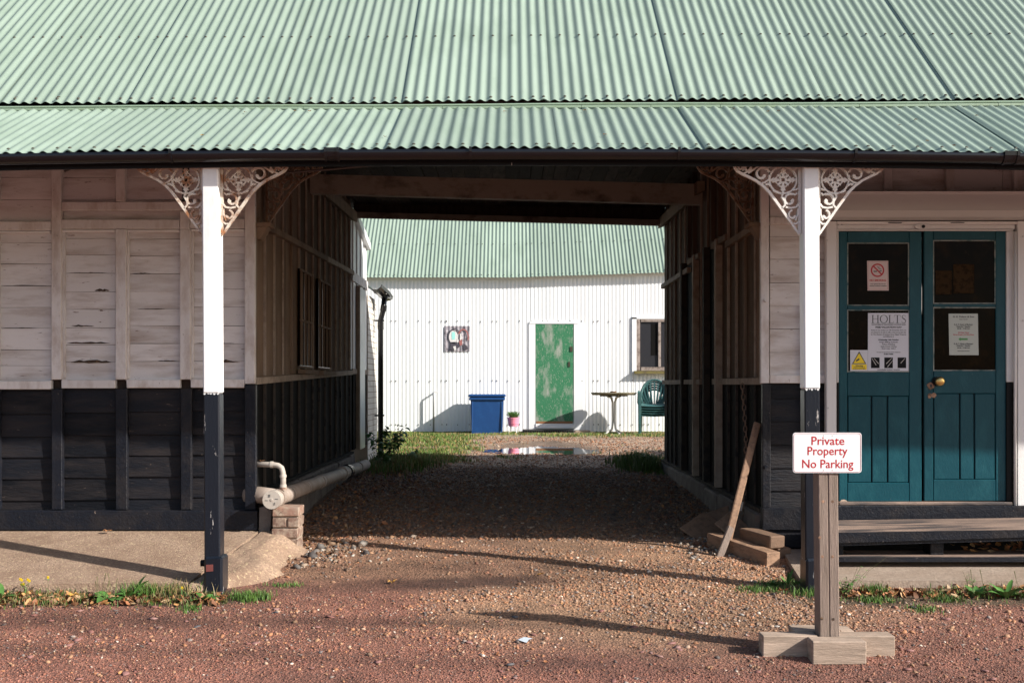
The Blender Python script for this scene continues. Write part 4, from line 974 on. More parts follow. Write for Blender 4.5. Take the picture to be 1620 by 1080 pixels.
for side, parent in ((-1, pl), (1, pr)):
    zb = CZ-.79 if side < 0 else CZ-.92
    yend = 13.40 if side < 0 else 13.95
    ys = [8.35]
    while ys[-1] < yend-.36: ys.append(ys[-1]+.35)
    ys.append(yend)
    for a, c in zip(ys[:-1], ys[1:]):
        m_ = (a+c)/2; li = lift(m_) if side < 0 else 0
        ztop = CZ+min(2.14, 2.03+.817*(a-8.18)-.09)
        if side > 0 and (10.2 < m_ < 10.8 or 11.45 < m_ < 12.2):
            vboard(parent, side, a, a+.173, CZ+1.30, ztop, 'shaded_wall'); vboard(parent, side, a+.175, c, CZ+1.30, ztop, 'shaded_wall')
            box('batten', 'shaded_wall', parent, XR+.024, XR-.016, a-.010, a+.010, CZ+1.31, ztop, .0015)
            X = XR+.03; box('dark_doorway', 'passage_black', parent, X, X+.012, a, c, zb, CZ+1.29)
            continue
        wm = 'cream_wall' if (side < 0 and m_ < 10.0) or (side > 0 and m_ < 8.7) else 'shaded_wall'  # deeper bays take the darker copy, so the fall of light is painted
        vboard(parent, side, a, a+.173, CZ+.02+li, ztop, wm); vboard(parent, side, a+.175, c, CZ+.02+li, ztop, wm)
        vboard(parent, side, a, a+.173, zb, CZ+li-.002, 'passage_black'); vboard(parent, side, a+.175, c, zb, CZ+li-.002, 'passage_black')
        # battens standing proud
        s = -side; X = (XL-.024) if side < 0 else XR+.024
        if a > 8.4:
            t = random.uniform(.013, .021)
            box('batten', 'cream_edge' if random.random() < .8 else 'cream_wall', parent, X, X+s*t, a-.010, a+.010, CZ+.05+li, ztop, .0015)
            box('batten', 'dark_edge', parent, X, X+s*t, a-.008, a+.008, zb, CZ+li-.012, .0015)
    # rails
    n = 8
    for i in range(n):
        a, c = 8.36+i*(yend-8.36)/n, 8.36+(i+1)*(yend-8.36)/n-.004
        if side > 0 and i in (3,): continue
        X = XL-.024 if side < 0 else XR+.024; s = -side
        la, lc = (lift(a), lift(c)) if side < 0 else (0, 0)
        for (z0, z1, t, nm) in ((-.005, .045, .030, 'waist_rail'), (1.165, 1.215, .042, 'upper_rail')):
            dz_ = .07 if (side > 0 and nm == 'upper_rail' and i in (2, 4)) else 0
            b = MB(); b.hexa([(X, a, CZ+z0+la+dz_), (X+s*t, a, CZ+z0+la+dz_), (X+s*t, c, CZ+z0+lc+dz_), (X, c, CZ+z0+lc+dz_), (X, a, CZ+z1+la+dz_), (X+s*t, a, CZ+z1+la+dz_), (X+s*t, c, CZ+z1+lc+dz_), (X, c, CZ+z1+lc+dz_)])
            b.recalc = True; b.build(nm, 'cream_wall' if (i < 5 and nm == 'upper_rail') else 'cream_edge', parent)  # near upper rail in a darker paint, its dimness put into the colour
    X = XL-.024 if side < 0 else XR+.024; s = -side
    b = MB(); b.hexa([(X, 11.0, CZ+1.87), (X+s*.075, 11.0, CZ+1.84), (X+s*.075, yend, CZ+1.90), (X, yend, CZ+1.93), (X, 11.0, CZ+1.96), (X+s*.075, 11.0, CZ+1.96), (X+s*.075, yend, CZ+2.02), (X, yend, CZ+2.02)]); b.recalc = True
    b.build('top_plate', 'cream_wall', parent)
    # sole plate and stones below
    y = 8.42
    while y < yend:
        L_ = random.uniform(.6, .95); y2 = min(y+L_, yend+.05); xx = random.uniform(.05, .085)
        zt = (zb-.03+random.uniform(-.02, .01))
        b = MB(); b.cbox(X-s*.05, X+s*xx, y, y2-.015, zt-.34, zt, .015, .008); b.build('plinth_stone', 'plinth', parent)
        y = y2
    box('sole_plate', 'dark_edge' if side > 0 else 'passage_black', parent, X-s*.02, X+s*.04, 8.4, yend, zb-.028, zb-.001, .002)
# white door posts on the right passage wall
for (pa, py0) in ((10.16, 400), (10.8, 395), (11.42, 425), (12.22, 428)):
    box('door_post', 'cream_edge' if pa in (10.16, 11.42) else 'dark_edge', pr, XR-.03, XR+.03, pa-.04, pa+.04, CZ-.92, CZ+1.29, .001)
# small corbels at both mouths
for (x, s) in ((XL, 1), (XR, -1)):
    b = MB(); b.hexa([(x+s*.004, 8.34, CZ+1.06), (x+s*.03, 8.34, CZ+1.06), (x+s*.03, 8.44, CZ+1.06), (x+s*.004, 8.44, CZ+1.06), (x+s*.004, 8.33, CZ+1.15), (x+s*.085, 8.33, CZ+1.15), (x+s*.085, 8.46, CZ+1.15), (x+s*.004, 8.46, CZ+1.15)]); b.recalc = True
    b.build('corbel', 'cream_wall', bld)
    b = MB(); b.box(min(x, x+s*.11), max(x, x+s*.11), 8.32, 8.48, CZ+1.152, CZ+1.178); b.build('corbel_cap', 'cream_wall', bld)
# brackets on inner corner posts (seen dim behind the front ones)
lace(bld, XL+.012, CZ+1.66, 8.62, 1, 'iron_shaded', 1/246.0)
lace(bld, XR-.012, CZ+1.66, 8.62, -1, 'iron_shaded', 1/246.0)
# barred windows on the left passage wall
for (ya, yb_) in ((10.06, 10.66), (11.02, 11.72)):
    X = XL-.02
    wnd = box('window', 'glass_dark', pl, X, X+.02, ya, yb_, CZ+.16, CZ+1.02)
    for z in (.14, .555, 1.0): box('frame_rail', 'cream_wall', wnd, X+.02, X+.035, ya, yb_, CZ+z, CZ+z+.018, .001)
    for q in range(4):
        yy = ya+.02+q*(yb_-ya-.06)/3; box('window_bar', 'cream_wall', wnd, X+.021, X+.04, yy, yy+.012, CZ+.166, CZ+.999, .001)
    box('window_sill', 'cream_wall', wnd, X+.01, X+.08, ya-.04, yb_+.04, CZ+.09, CZ+.128, .002)
# ceiling boards, beams
y_ceil = CZ+2.15
x = -2.0; k = 0
while x < 1.98:
    wd = random.uniform(.115, .15)
    dz_ = random.uniform(0, .008)
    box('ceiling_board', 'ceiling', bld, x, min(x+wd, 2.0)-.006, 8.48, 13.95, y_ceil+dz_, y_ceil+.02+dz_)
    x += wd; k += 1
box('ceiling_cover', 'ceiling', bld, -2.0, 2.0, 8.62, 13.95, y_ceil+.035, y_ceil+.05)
def xbeam(name, m, yl, yr, zl0, zl1, zr0, zr1, th, xl=XL-.03, xr=XR+.03):
    b = MB(); n = 6
    for i in range(n):
        t0, t1 = i/n, (i+1)/n
        if i: pass
    b.hexa([(xl, yl, CZ+zl0), (xr, yr, CZ+zr0), (xr, yr+th, CZ+zr0), (xl, yl+th, CZ+zl0), (xl, yl, CZ+zl1), (xr, yr, CZ+zr1), (xr, yr+th, CZ+zr1), (xl, yl+th, CZ+zl1)])
    return b.build(name, m, bld)
xbeam('tie_beam', 'beam', 10.72, 11.2, 1.795, 1.975, 1.765, 1.965, .10)
xbeam('end_beam', 'ceiling', 13.66, 13.92, 2.045, 2.30, 1.985, 2.30, .14)
xbeam('end_board', 'beam', 13.60, 13.86, 1.985, 2.055, 1.925, 1.997, .05)
# rear walls of both rooms, so no light leaks through
box('rear_wall', 'white_board', bld, -9, XL-.10, 13.9, 13.95, CZ-1.1, CZ+2.05)
box('rear_wall', 'white_board', bld, XR+.062, 9, 13.97, 14.0, CZ-1.1, CZ+2.05)
box('gable_wall', 'white_board', bld, -9.05, -9.0, 8.36, 14.1, CZ-1.2, CZ+3.4); box('gable_wall', 'white_board', bld, 9.0, 9.05, 8.36, 14.1, CZ-1.2, CZ+3.4)
# rear left lean-to end beyond the passage
ll = box('rear_wing_wall', 'white_trim', bld, XL-.09, XL-.05, 13.42, 14.84, CZ-.79, CZ+1.80)
y0 = 13.42
for i in range(8):
    zt = 2.02-.167*(y0+.17-13.7); dd = .03 if i % 2 else .012
    box('board', 'white_post', ll, XL-.05, XL-.05+dd, y0, y0+.172, CZ+.17, CZ+zt-.05)
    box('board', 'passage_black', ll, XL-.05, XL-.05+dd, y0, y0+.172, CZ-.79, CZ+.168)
    y0 += .177
b = MB(); b.hexa([(XL-.05, 13.68, CZ+1.96), (XL+.03, 13.68, CZ+1.96), (XL+.03, 14.86, CZ+1.745), (XL-.05, 14.86, CZ+1.745), (XL-.05, 13.68, CZ+2.05), (XL+.03, 13.68, CZ+2.05), (XL+.03, 14.86, CZ+1.835), (XL-.05, 14.86, CZ+1.835)]); b.recalc = True; b.build('barge_board', 'white_post', bld)
box('waist_rail', 'cream_edge', ll, XL-.018, XL-.002, 13.42, 14.84, CZ+.12, CZ+.18); box('upper_rail', 'white_stud', ll, XL-.018, XL-.002, 13.42, 14.84, CZ+1.22, CZ+1.33)
rd = box('rear_door', 'pale_glass_door', bld, XL-.015, XL+.02, 13.85, 14.36, CZ-.80, CZ+1.18)
box('door_edge', 'cream_edge', rd, XL-.018, XL+.028, 13.80, 13.848, CZ-.80, CZ+1.19)

# brick wall behind the wing, painted white
bw = thing('brick_wall', 'low white painted brick wall end beyond the left side of passage', 'wall', (XL-.15, 15.4, CZ-1.0))
box('brick_core', 'mortar', bw, XL-.24, XL-.016, 14.88, 15.93, CZ-1.1, CZ+1.15)
b = MB()
for r_ in range(30):
    z0 = CZ-1.08+r_*.075
    if z0 > CZ+1.1: break
    off = .1125 if r_ % 2 else 0
    y = 14.885-off
    while y < 15.93:
        b.box(XL-.03, XL-.010+random.uniform(-.002, .002), max(y, 14.882), min(y+.215, 15.935), z0, z0+.066, .001); y += .225
tag(b.build('brick_courses', 'brick_white', bw), None, None, kind='stuff')
# downpipe with broken hopper
dp = thing('downpipe', 'black downpipe with broken gutter end on white brick wall', 'drainpipe', (-1.80, 15.5, gz(-1.8, 15.5)))
b = MB(); b.tube([(-1.79, 15.5, CZ-1.04), (-1.79, 15.5, CZ+.80), (-1.79, 15.5, CZ+.86), (-1.76, 15.5, CZ+.98), (-1.74, 15.5, CZ+1.16)], .036, 12); b.build('pipe', 'gutter', dp, smooth=True)
b = MB(); b.tube([(-1.79, 15.5, CZ+.74), (-1.79, 15.5, CZ+.84)], .043, 12); b.build('pipe_collar', 'gutter', dp)
b = MB(); b.tube([(-1.757, 15.5, CZ+.99), (-1.745, 15.5, CZ+1.07)], .043, 12); b.build('pipe_collar', 'gutter', dp)
for z in (.86, -.43): b = MB(); b.box(-1.87, -1.74, 15.47, 15.53, CZ+z-.01, CZ+z+.012); b.build('pipe_clip', 'gutter', dp)
b = MB(); n = 7
for i, (yy, zz, rr) in enumerate(((14.9, 1.30, .065), (15.3, 1.26, .068), (15.62, 1.20, .06))):
    for q in range(n): a = math.pi+math.pi*q/(n-1); b.v.append((-1.80+rr*1.5*math.cos(a)+.04*i, yy, CZ+zz+rr*1.1*math.sin(a)))
    for q in range(n): a = math.pi+math.pi*q/(n-1); b.v.append((-1.80+(rr-.006)*1.5*math.cos(a)+.04*i, yy, CZ+zz+(rr-.006)*1.1*math.sin(a)))
for i in range(2):
    for q in range(n-1):
        a = i*2*n+q; c = a+2*n; b.f += [(a, a+1, c+1, c), (a+n, c+n, c+n+1, a+n+1)]
for q in range(n-1): b.f += [(q, n+q, n+q+1, q+1), (4*n+q, 4*n+q+1, 5*n+q+1, 5*n+q)]
b.build('gutter_end', 'gutter', dp)
for (dx, dz_, m_) in ((0, 0, 'gutter'), (.07, -.015, 'brick_white'), (.12, -.06, 'gutter'), (-.05, .01, 'brick_white')):
    b = MB(); b.hexa([(-1.82+dx, 15.3, CZ+1.24+dz_), (-1.76+dx, 15.28, CZ+1.22+dz_), (-1.74+dx, 15.45, CZ+1.2+dz_), (-1.83+dx, 15.45, CZ+1.22+dz_), (-1.81+dx, 15.3, CZ+1.27+dz_), (-1.76+dx, 15.28, CZ+1.245+dz_), (-1.74+dx, 15.45, CZ+1.22+dz_), (-1.82+dx, 15.45, CZ+1.25+dz_)]); b.build('broken_shard', m_, dp)

# ------------------------------------------------------------------ REAR SHED
DW = 22.3
sh = thing('rear_shed', 'white corrugated iron shed with green roof behind the passage', 'building', (0, 23.5, CZ-.93))
etilt = lambda x: 0.0 if x < 0 else .032*x
hw = box('shed_wall', 'tin_white', sh, -6.5, 6.5, DW+.03, DW+.06, CZ-1.0, CZ+2.1)
def wz(py): return PZ(py, DW)
dx0, dx1 = PX(836, DW), PX(922, DW); wx0 = PX(1000, DW)
zb_w = CZ-.95
holes = [(dx0+.03, dx1-.03, zb_w, wz(511)), (wx0+.03, wx0+.9, wz(588), wz(503))]
k = -7
while k < 7:
    xs_ = -.30+k*13*PITCH
    # cut the sheet where the door and window stand: build it in vertical strips
    n_c = 13
    seg_edges = [xs_, xs_+13.4*PITCH]
    cuts = sorted({max(xs_, min(xs_+13.4*PITCH, h)) for H in holes for h in H[:2]} | set(seg_edges))
    lf = .002*(k % 2)
    for a, c in zip(cuts[:-1], cuts[1:]):
        if c-a < .01: continue
        mid = (a+c)/2
        hh = [H for H in holes if H[0] <= mid <= H[1]]
        zr = [(zb_w, CZ+2.05+etilt(mid))]
        if hh:
            H = hh[0]; zr = [(H[3], CZ+2.05+etilt(mid))]
            if H[2] > zb_w+.1: zr.append((zb_w, H[2]))
        for (z0, z1) in zr:
            nn = (c-a)/PITCH
            corr('wall_sheet', 'tin_white', hw, a, nn, DW, z0, 0, 1, z1-z0, amp=.0032, lift=lf, nv=1)
    k += 1
# screws
b = MB()
for py in (508, 602, 671):
    for k in range(-7, 7):
        for j in (0.2, 3, 6, 9, 12, 13.2):
            x = (round((-.30+k*13*PITCH)/PITCH)+j)*PITCH; z = wz(py)+random.uniform(-.008, .008)
            if any(H[0] < x < H[1] and H[2] < z < H[3] for H in holes): continue
            b.box(x-.008, x+.008, DW-.017, DW-.006, z-.008, z+.008)
tag(b.build('screw', 'screw', hw), None, None, kind='stuff')
b = MB(); zt = CZ+2.05
b.hexa([(-6.5, DW-.03, zt-.02), (0, DW-.03, zt-.02), (0, DW+.02, zt-.02), (-6.5, DW+.02, zt-.02), (-6.5, DW-.06, zt+.09), (0, DW-.06, zt+.09), (0, DW+.02, zt+.09), (-6.5, DW+.02, zt+.09)]); b.build('eave_board', 'tin_white', sh)
e5 = etilt(6.5); b = MB()
b.hexa([(0.002, DW-.03, zt-.02), (6.5, DW-.03, zt-.02+e5), (6.5, DW+.02, zt-.02+e5), (0.002, DW+.02, zt-.02), (0.002, DW-.06, zt+.09), (6.5, DW-.06, zt+.09+e5), (6.5, DW+.02, zt+.09+e5), (0.002, DW+.02, zt+.09)]); b.build('eave_board', 'tin_white', sh)
sr = box('shed_roof', 'green_trim', sh, -6.5, 6.5, DW+.1, DW+.16, CZ+1.95, CZ+2.05)
ca3, sa3 = math.cos(R(44)), math.sin(R(44))
for k in range(-7, 7):
    xs_ = -.62+k*13*PITCH
    corr('roof_sheet', 'green', sr, xs_, 13.5, DW-.16, CZ+2.07, ca3, sa3, 4.6, amp=.009, lift=.002*(k % 2), warp=lambda x, t: etilt(x), nv=2)
screws(sr, [(round((-.62+k*13*PITCH)/PITCH)+j)*PITCH for k in range(-7, 7) for j in (0.2, 2, 4, 6, 8, 10, 12)], DW-.16, CZ+2.07, ca3, sa3, .06, lambda x, t: etilt(x), 0, r=.008)
screws(sr, [(round((-.62+k*13*PITCH)/PITCH)+j)*PITCH for k in range(-7, 7) for j in (0.2, 3, 6, 9, 12)], DW-.16, CZ+2.07, ca3, sa3, 1.05, lambda x, t: etilt(x), 0, r=.008)
corr('rear_roof_slope', 'green', sh, -6.5, 170, DW+6.8, CZ+2.07, -ca3, sa3, 4.9, nv=1, seg=4)
box('rear_wall', 'tin_white', sh, -6.5, 6.5, DW+6.6, DW+6.65, CZ-1, CZ+2.1); box('side_wall', 'tin_white', sh, -6.5, -6.45, DW+.1, DW+6.5, CZ-1, CZ+2.1); box('side_wall', 'tin_white', sh, 6.45, 6.5, DW+.1, DW+6.5, CZ-1, CZ+2.1)
# green door
yd = DW-.02
gd = box('shed_door', 'door_green', sh, PX(847.5, yd), PX(907, yd), yd+.01, yd+.045, wz(668), wz(512))
for (a, c, t, bt, nm, m_) in ((836.5, 847, 510, 683, 'jamb', 'tin_white'), (908, 923, 511, 683, 'jamb', 'tin_white'), (838, 915, 508.5, 512, 'lintel', 'tin_white')):
    box(nm, m_, gd, PX(a, yd), PX(c, yd), yd+.004 if nm == 'jamb' else yd-.002, yd+.03, wz(bt), wz(t))
box('door_shoe', 'leaf_brown', gd, PX(848, yd), PX(906, yd), yd, yd+.008, wz(669.5), wz(666))
box('lock_plate', 'screw', gd, PX(902, yd), PX(906, yd), yd-.002, yd+.006, wz(556), wz(548)); box('lock_plate', 'screw', gd, PX(899, yd), PX(902, yd), yd-.002, yd+.006, wz(580), wz(572))
box('door_riser', 'tin_white', sh, PX(847.5, yd), PX(908, yd), yd-.01, yd+.03, wz(677), wz(669.8))
# window
wn = box('shed_window', 'glass_grey', sh, PX(1011, yd), PX(1080, yd), yd+.02, yd+.03, wz(583), wz(505))
for (a, c, t, bt, m_, nm) in ((1000, 1007, 502, 590, 'tin_white', 'trim'), (1007.2, 1012.5, 505, 586, 'frame_wood', 'frame'), (1041.5, 1045.5, 509.5, 580, 'frame_wood', 'frame'), (1014, 1080, 505, 509, 'frame_wood', 'frame'), (1014, 1080, 580.5, 586, 'frame_wood', 'frame'), (1000, 1080, 501, 504.5, 'tin_white', 'lintel')):
    box(nm, m_, wn, PX(a, yd), PX(c, yd), yd-.012, yd+.018, wz(bt), wz(t))
box('window_sill', 'moss_sill', wn, PX(1003, yd), PX(1080, yd), yd-.10, yd+.02, wz(591), wz(586.5))
box('inner_frame', 'passage_black', wn, PX(1030, yd), PX(1040, yd), yd+.016, yd+.0195, wz(562), wz(512))
# painting on corrugated tin
pt = thing('painted_panel', 'small square of corrugated tin painted grey with aqua and red swirls', 'artwork', (PX(723, DW), DW-.02, wz(556)))
ax0 = PX(702.5, DW); nc = (PX(744, DW)-ax0)/PITCH
corr('panel_sheet', 'art', pt, ax0, nc, DW-.004, wz(556), 0, 1, wz(515.5)-wz(556), amp=.0045, lift=.012, nv=1)
def art(pts, m, name, d=.030):
    b = MB(); b.prism([(PX(p, DW), wz(q)) for p, q in pts], DW-d-.002, DW-d); b.build(name, m, pt)
def ell(cx, cy, rx, ry, n=14, a0=0, a1=2*math.pi): return [(cx+rx*math.cos(a0+(a1-a0)*i/n), cy+ry*math.sin(a0+(a1-a0)*i/n)) for i in range(n+(0 if abs(a1-a0-2*math.pi) < .01 else 1))]
art(ell(717.5, 533, 7.2, 10.5), 'art_white', 'white_oval'); art([(715, 525), (719.5, 525), (720.5, 531), (719.5, 537), (715.5, 537), (714.5, 531)], 'art_aqua', 'aqua_patch', .0325)
art(ell(733, 534, 9, 14, 12, math.pi*1.15, math.pi*2.1)+ell(733, 534, 7, 12, 12, math.pi*2.1, math.pi*1.15), 'art_red', 'red_arc')
art(ell(719, 533, 10, 13.5, 12, math.pi*.9, math.pi*1.75)+ell(719, 533, 8.6, 12, 12, math.pi*1.75, math.pi*.9), 'art_dark', 'dark_arc', .031)
art([(728, 528), (730.5, 527), (731.5, 536), (729.5, 544), (727.5, 537)], 'art_white', 'white_streak'); art([(726, 540), (731, 536), (731.5, 545), (728, 547)], 'art_red', 'red_patch', .0325)
art([(713, 541), (722, 541), (727, 549), (720, 554), (712, 553)], 'art_dark', 'dark_patch'); art([(717, 548), (721, 547), (722, 553), (719, 554)], 'art_white', 'white_blob', .0325)
art([(732, 543), (738, 546), (741, 552), (734, 554)], 'art_dark', 'dark_patch'); art(ell(724, 539, 1.9, 2.8), 'art_white', 'white_drop', .0325)

# ------------------------------------------------------------------ YARD OBJECTS
# blue bin
Yb = 21.6
g = gz(PX(770, Yb), Yb)
bn = thing('storage_bin', 'large blue plastic storage bin with flat lid against white shed', 'bin', (PX(770.5, Yb), Yb, g))
def taper(x0, x1, X0, X1, y0, y1, Y0_, Y1_, z0, z1):
    return MB().hexa([(x0, y0, z0), (x1, y0, z0), (x1, y1, z0), (x0, y1, z0), (X0, Y0_, z1), (X1, Y0_, z1), (X1, Y1_, z1), (X0, Y1_, z1)])
hx = (PX(797, Yb)-PX(745, Yb))/2; cx = PX(770.5, Yb)
zl = PZ(633, Yb)
taper(cx-hx*.93, cx+hx*.93, cx-hx, cx+hx, Yb, Yb+.5, Yb-.02, Yb+.52, g, zl).build('bin_body', 'bin_blue', bn)
MB().cbox(cx-hx-.03, cx+hx+.03, Yb-.05, Yb+.55, zl+.001, zl+.055, .012).build('bin_rim', 'bin_blue', bn)
MB().cbox(cx-hx-.045, cx+hx+.045, Yb-.065, Yb+.565, zl+.06, zl+.115, .02).build('bin_lid', 'bin_blue', bn)
for s in (-1, 1): MB().cbox(cx+s*hx*.9-.012, cx+s*hx*.9+.012, Yb-.028, Yb-.012, g+.05, zl-.02, .004).build('bin_rib', 'bin_blue', bn)
# pink pot on stand
Yp = 21.75; cx = PX(812.3, Yp); g = gz(cx, Yp)
pp = thing('plant_pot', 'small pink bucket pot with a bushy herb on a white stand', 'flower pot', (cx, Yp, g))
z0, z1 = PZ(674, Yp), PZ(660, Yp)
b = MB(); b.tube([(cx, Yp, z0), (cx, Yp, z1)], [.092, .118], 18); b.build('pot', 'pink', pp, smooth=False)
for t in (.35, .95): b = MB(); b.tube([(cx, Yp, z0+(z1-z0)*t-.008), (cx, Yp, z0+(z1-z0)*t+.008)], .094+.026*t+.005, 18); b.build('pot_rim', 'pink', pp)
b = MB(); b.tube([(cx, Yp, z1-.02), (cx, Yp, z1+.004)], .105, 14); b.build('soil', 'rot', pp)
for q in range(4):
    a = q*math.pi/2+.6; b = MB(); b.tube([(cx+.07*math.cos(a), Yp+.07*math.sin(a), z0), (cx+.11*math.cos(a), Yp+.11*math.sin(a), g)], .008, 6); b.build('stand_leg', 'table_leg', pp)
b = MB()
for i in range(170):
    a = random.uniform(0, 6.28); r0 = random.uniform(0, .07); ht = random.uniform(.05, .13); sp = random.uniform(.02, .08)
    x_, y_ = cx+r0*math.cos(a), Yp+r0*math.sin(a); k = len(b.v); w_ = .006
    b.v += [(x_-w_, y_, z1), (x_+w_, y_, z1), (x_+sp*math.cos(a)+w_, y_+sp*math.sin(a), z1+ht*.8), (x_+sp*1.3*math.cos(a), y_+sp*1.3*math.sin(a), z1+ht)]
    b.f += [(k, k+1, k+2, k+3)]
b.build('foliage', 'leafmat', pp)
# standpipe
Yq = DW-.12; cx = PX(686, Yq); g = gz(cx, Yq)
b = MB(); b.tube([(cx, Yq, g-.02), (cx, Yq, PZ(624, Yq)), (cx+.01, Yq+.01, PZ(621, Yq)), (cx+.03, Yq+.08, PZ(620, Yq)), (cx+.03, Yq+.12, PZ(620, Yq))], .017, 8)
tag(b.build('standpipe', 'galv', None, smooth=True, origin=(cx, Yq, g)), 'thin grey standpipe with an elbow standing against white shed wall', 'pipe')
# table
Yt = 21.6; cx = PX(971, Yt); g = gz(cx, Yt)
tb = thing('garden_table', 'round mossy garden table on curved metal pedestal by white shed', 'table', (cx, Yt, g))
zt = PZ(620.5, Yt); b = MB(); b.tube([(cx, Yt, zt-.05), (cx, Yt, zt-.012), (cx, Yt, zt)], [.40, .44, .43], 28); b.build('table_top', 'table_top', tb)
b = MB(); b.box(cx-.26, cx+.26, Yt-.03, Yt+.03, zt-.075, zt-.052); b.build('top_brace', 'black', tb)
for q in range(4):
    a = q*math.pi/2+.5; u, v = math.cos(a), math.sin(a)
    b = MB(); b.tube([(cx+.16*u, Yt+.16*v, zt-.07), (cx+.07*u, Yt+.07*v, zt-.10), (cx+.03*u, Yt+.03*v, zt-.19), (cx+.025*u, Yt+.025*v, g+.22), (cx+.05*u, Yt+.05*v, g+.09), (cx+.16*u, Yt+.16*v, g+.02), (cx+.20*u, Yt+.20*v, g+.004)], .015, 8); b.build('leg', 'table_leg', tb, smooth=True)
b = MB(); b.tube([(cx-.02, Yt-.1, zt+.001), (cx-.02, Yt-.1, zt+.022)], [.05, .07], 12)
tag(b.build('ashtray', 'leaf_brown', None, origin=(cx-.02, Yt-.1, zt)), 'small brown dish lying on top of the round garden table', 'dish')
# step and stone at the shed door
a, c = PX(827, 21.9), PX(908, 21.9); g = gz((a+c)/2, 21.9)
stp = thing('rubber_step', 'low dark ribbed rubber step below the green shed door', 'step', ((a+c)/2, 21.9, g))
MB().cbox(a, c, 21.75, 22.2, g-.03, g+.055, .01).build('step_base', 'mat_rubber', stp)
b = MB()
for i in range(22): b.box(a+.01+i*(c-a-.02)/22, a+.01+(i+.55)*(c-a-.02)/22, 21.744, 21.752, g+.005, g+.05)
tag(b.build('rib', 'black', stp), None, None, kind='stuff')
MB().cbox(PX(909, 21.9), PX(934, 21.9), 21.8, 22.15, g-.04, g+.04, .012, .003).build('paving_stone', 'concrete_pale', None, origin=None)
o = bpy.data.objects['paving_stone']; tag(o, 'small pale paving stone beside the dark step of shed door', 'stone')
# stacked chairs
def make_chair():
    cx, Yc = 0.0, 0.0
    rt = thing('garden_chair', 'x', 'chair', (0, 0, 0), 'stacked green plastic garden chairs')
    b = MB(); n = 7; nx_ = 9
    for layer in (0, 1):
        for i in range(n+1):
            for j in range(nx_+1):
                u = j/nx_*2-1; v = i/n; yy = -.24+.44*v; z = .395-.03*v+.012*(u*u)-(.055*max(0, 1-v*4)) - layer*.012
                b.v.append((u*(.235-.03*v), yy, z))
    q = (n+1)*(nx_+1)
    for i in range(n):
        for j in range(nx_):
            a = i*(nx_+1)+j; b.f += [(a, a+1, a+nx_+2, a+nx_+1), (q+a, q+a+nx_+1, q+a+nx_+2, q+a+1)]
    for j in range(nx_): b.f += [(j, q+j, q+j+1, j+1)]
    b.build('seat', 'chair_green', rt, smooth=True)
    def arch(t):    # t 0..pi
        return Vector((.255*math.cos(t)*(1 if math.sin(t) > .3 else 1), .20+.10*math.sin(t), .50+.335*math.sin(t)**.85))
    pts = [Vector((.215, .17, .36))]+[arch(math.pi*i/16) for i in range(17)]+[Vector((-.215, .17, .36))]
    b = MB(); b.tube(pts, .021, 8); b.build('back_frame', 'chair_green', rt, smooth=True)
    for k in range(9):
        f = (k-4)/4; t = math.pi*(.5-f*.40); top = arch(t); bot = Vector((.13*f, .20, .37)); mid = bot.lerp(top, .5)+Vector((.018*f, 0.0, 0))
        b = MB(); P_ = [bot, mid, top]
        w_ = .011
        for p in P_: b.v += [(p.x-w_, p.y-.004, p.z), (p.x+w_, p.y-.004, p.z), (p.x+w_, p.y+.006, p.z), (p.x-w_, p.y+.006, p.z)]
        for i in (0, 4): b.f += [(i, i+1, i+5, i+4), (i+1, i+2, i+6, i+5), (i+2, i+3, i+7, i+6), (i+3, i, i+4, i+7)]
        b.build('back_slat', 'chair_green', rt)
    for s in (-1, 1):
        b = MB(); ap = [(s*.255, .20, .52), (s*.275, .10, .60), (s*.28, -.05, .625), (s*.278, -.19, .61), (s*.27, -.235, .57)]
        w_ = .024
        for p in ap: b.v += [(p[0]-w_, p[1], p[2]-.008), (p[0]+w_, p[1], p[2]-.012), (p[0]+w_, p[1], p[2]+.002), (p[0]-w_, p[1], p[2]+.006)]
        for i in range(0, 16, 4): b.f += [(i, i+1, i+5, i+4), (i+1, i+2, i+6, i+5), (i+2, i+3, i+7, i+6), (i+3, i, i+4, i+7)]
        b.recalc = True; b.build('arm', 'chair_green', rt)
        for (yt, yb2) in ((-.22, -.26), (.19, .27)):
            b = MB(); zt_ = .60 if yt < 0 else .42
            b.hexa([(s*.255-.022, yb2-.018, 0), (s*.255+.022, yb2-.018, 0), (s*.255+.022, yb2+.018, 0), (s*.255-.022, yb2+.018, 0), (s*.25-.034, yt-.025, zt_), (s*.25+.03, yt-.025, zt_), (s*.25+.03, yt+.03, zt_), (s*.25-.034, yt+.03, zt_)])
            b.build('leg', 'chair_green', rt)
    return rt
ch = make_chair()
chl = ['bottom green plastic chair of the stack by the shed window', 'second green plastic chair from the bottom of the stack', 'middle green plastic chair of the stack of five', 'second green plastic chair from the top of the stack', 'topmost green plastic chair with fanned back slats']
Yc = 21.55; cx = PX(1034, Yc); g = gz(cx, Yc)
for i in range(5):
    if i == 0: c_ = ch
    else:
        c_ = ch.copy(); COL.objects.link(c_)
        for kid in ch.children:
            k2 = kid.copy(); COL.objects.link(k2); k2.parent = c_
    c_.location = (cx, Yc-.012*i, g+.046*i); c_.rotation_euler = (0, 0, R(-9)); c_['label'] = chl[i]

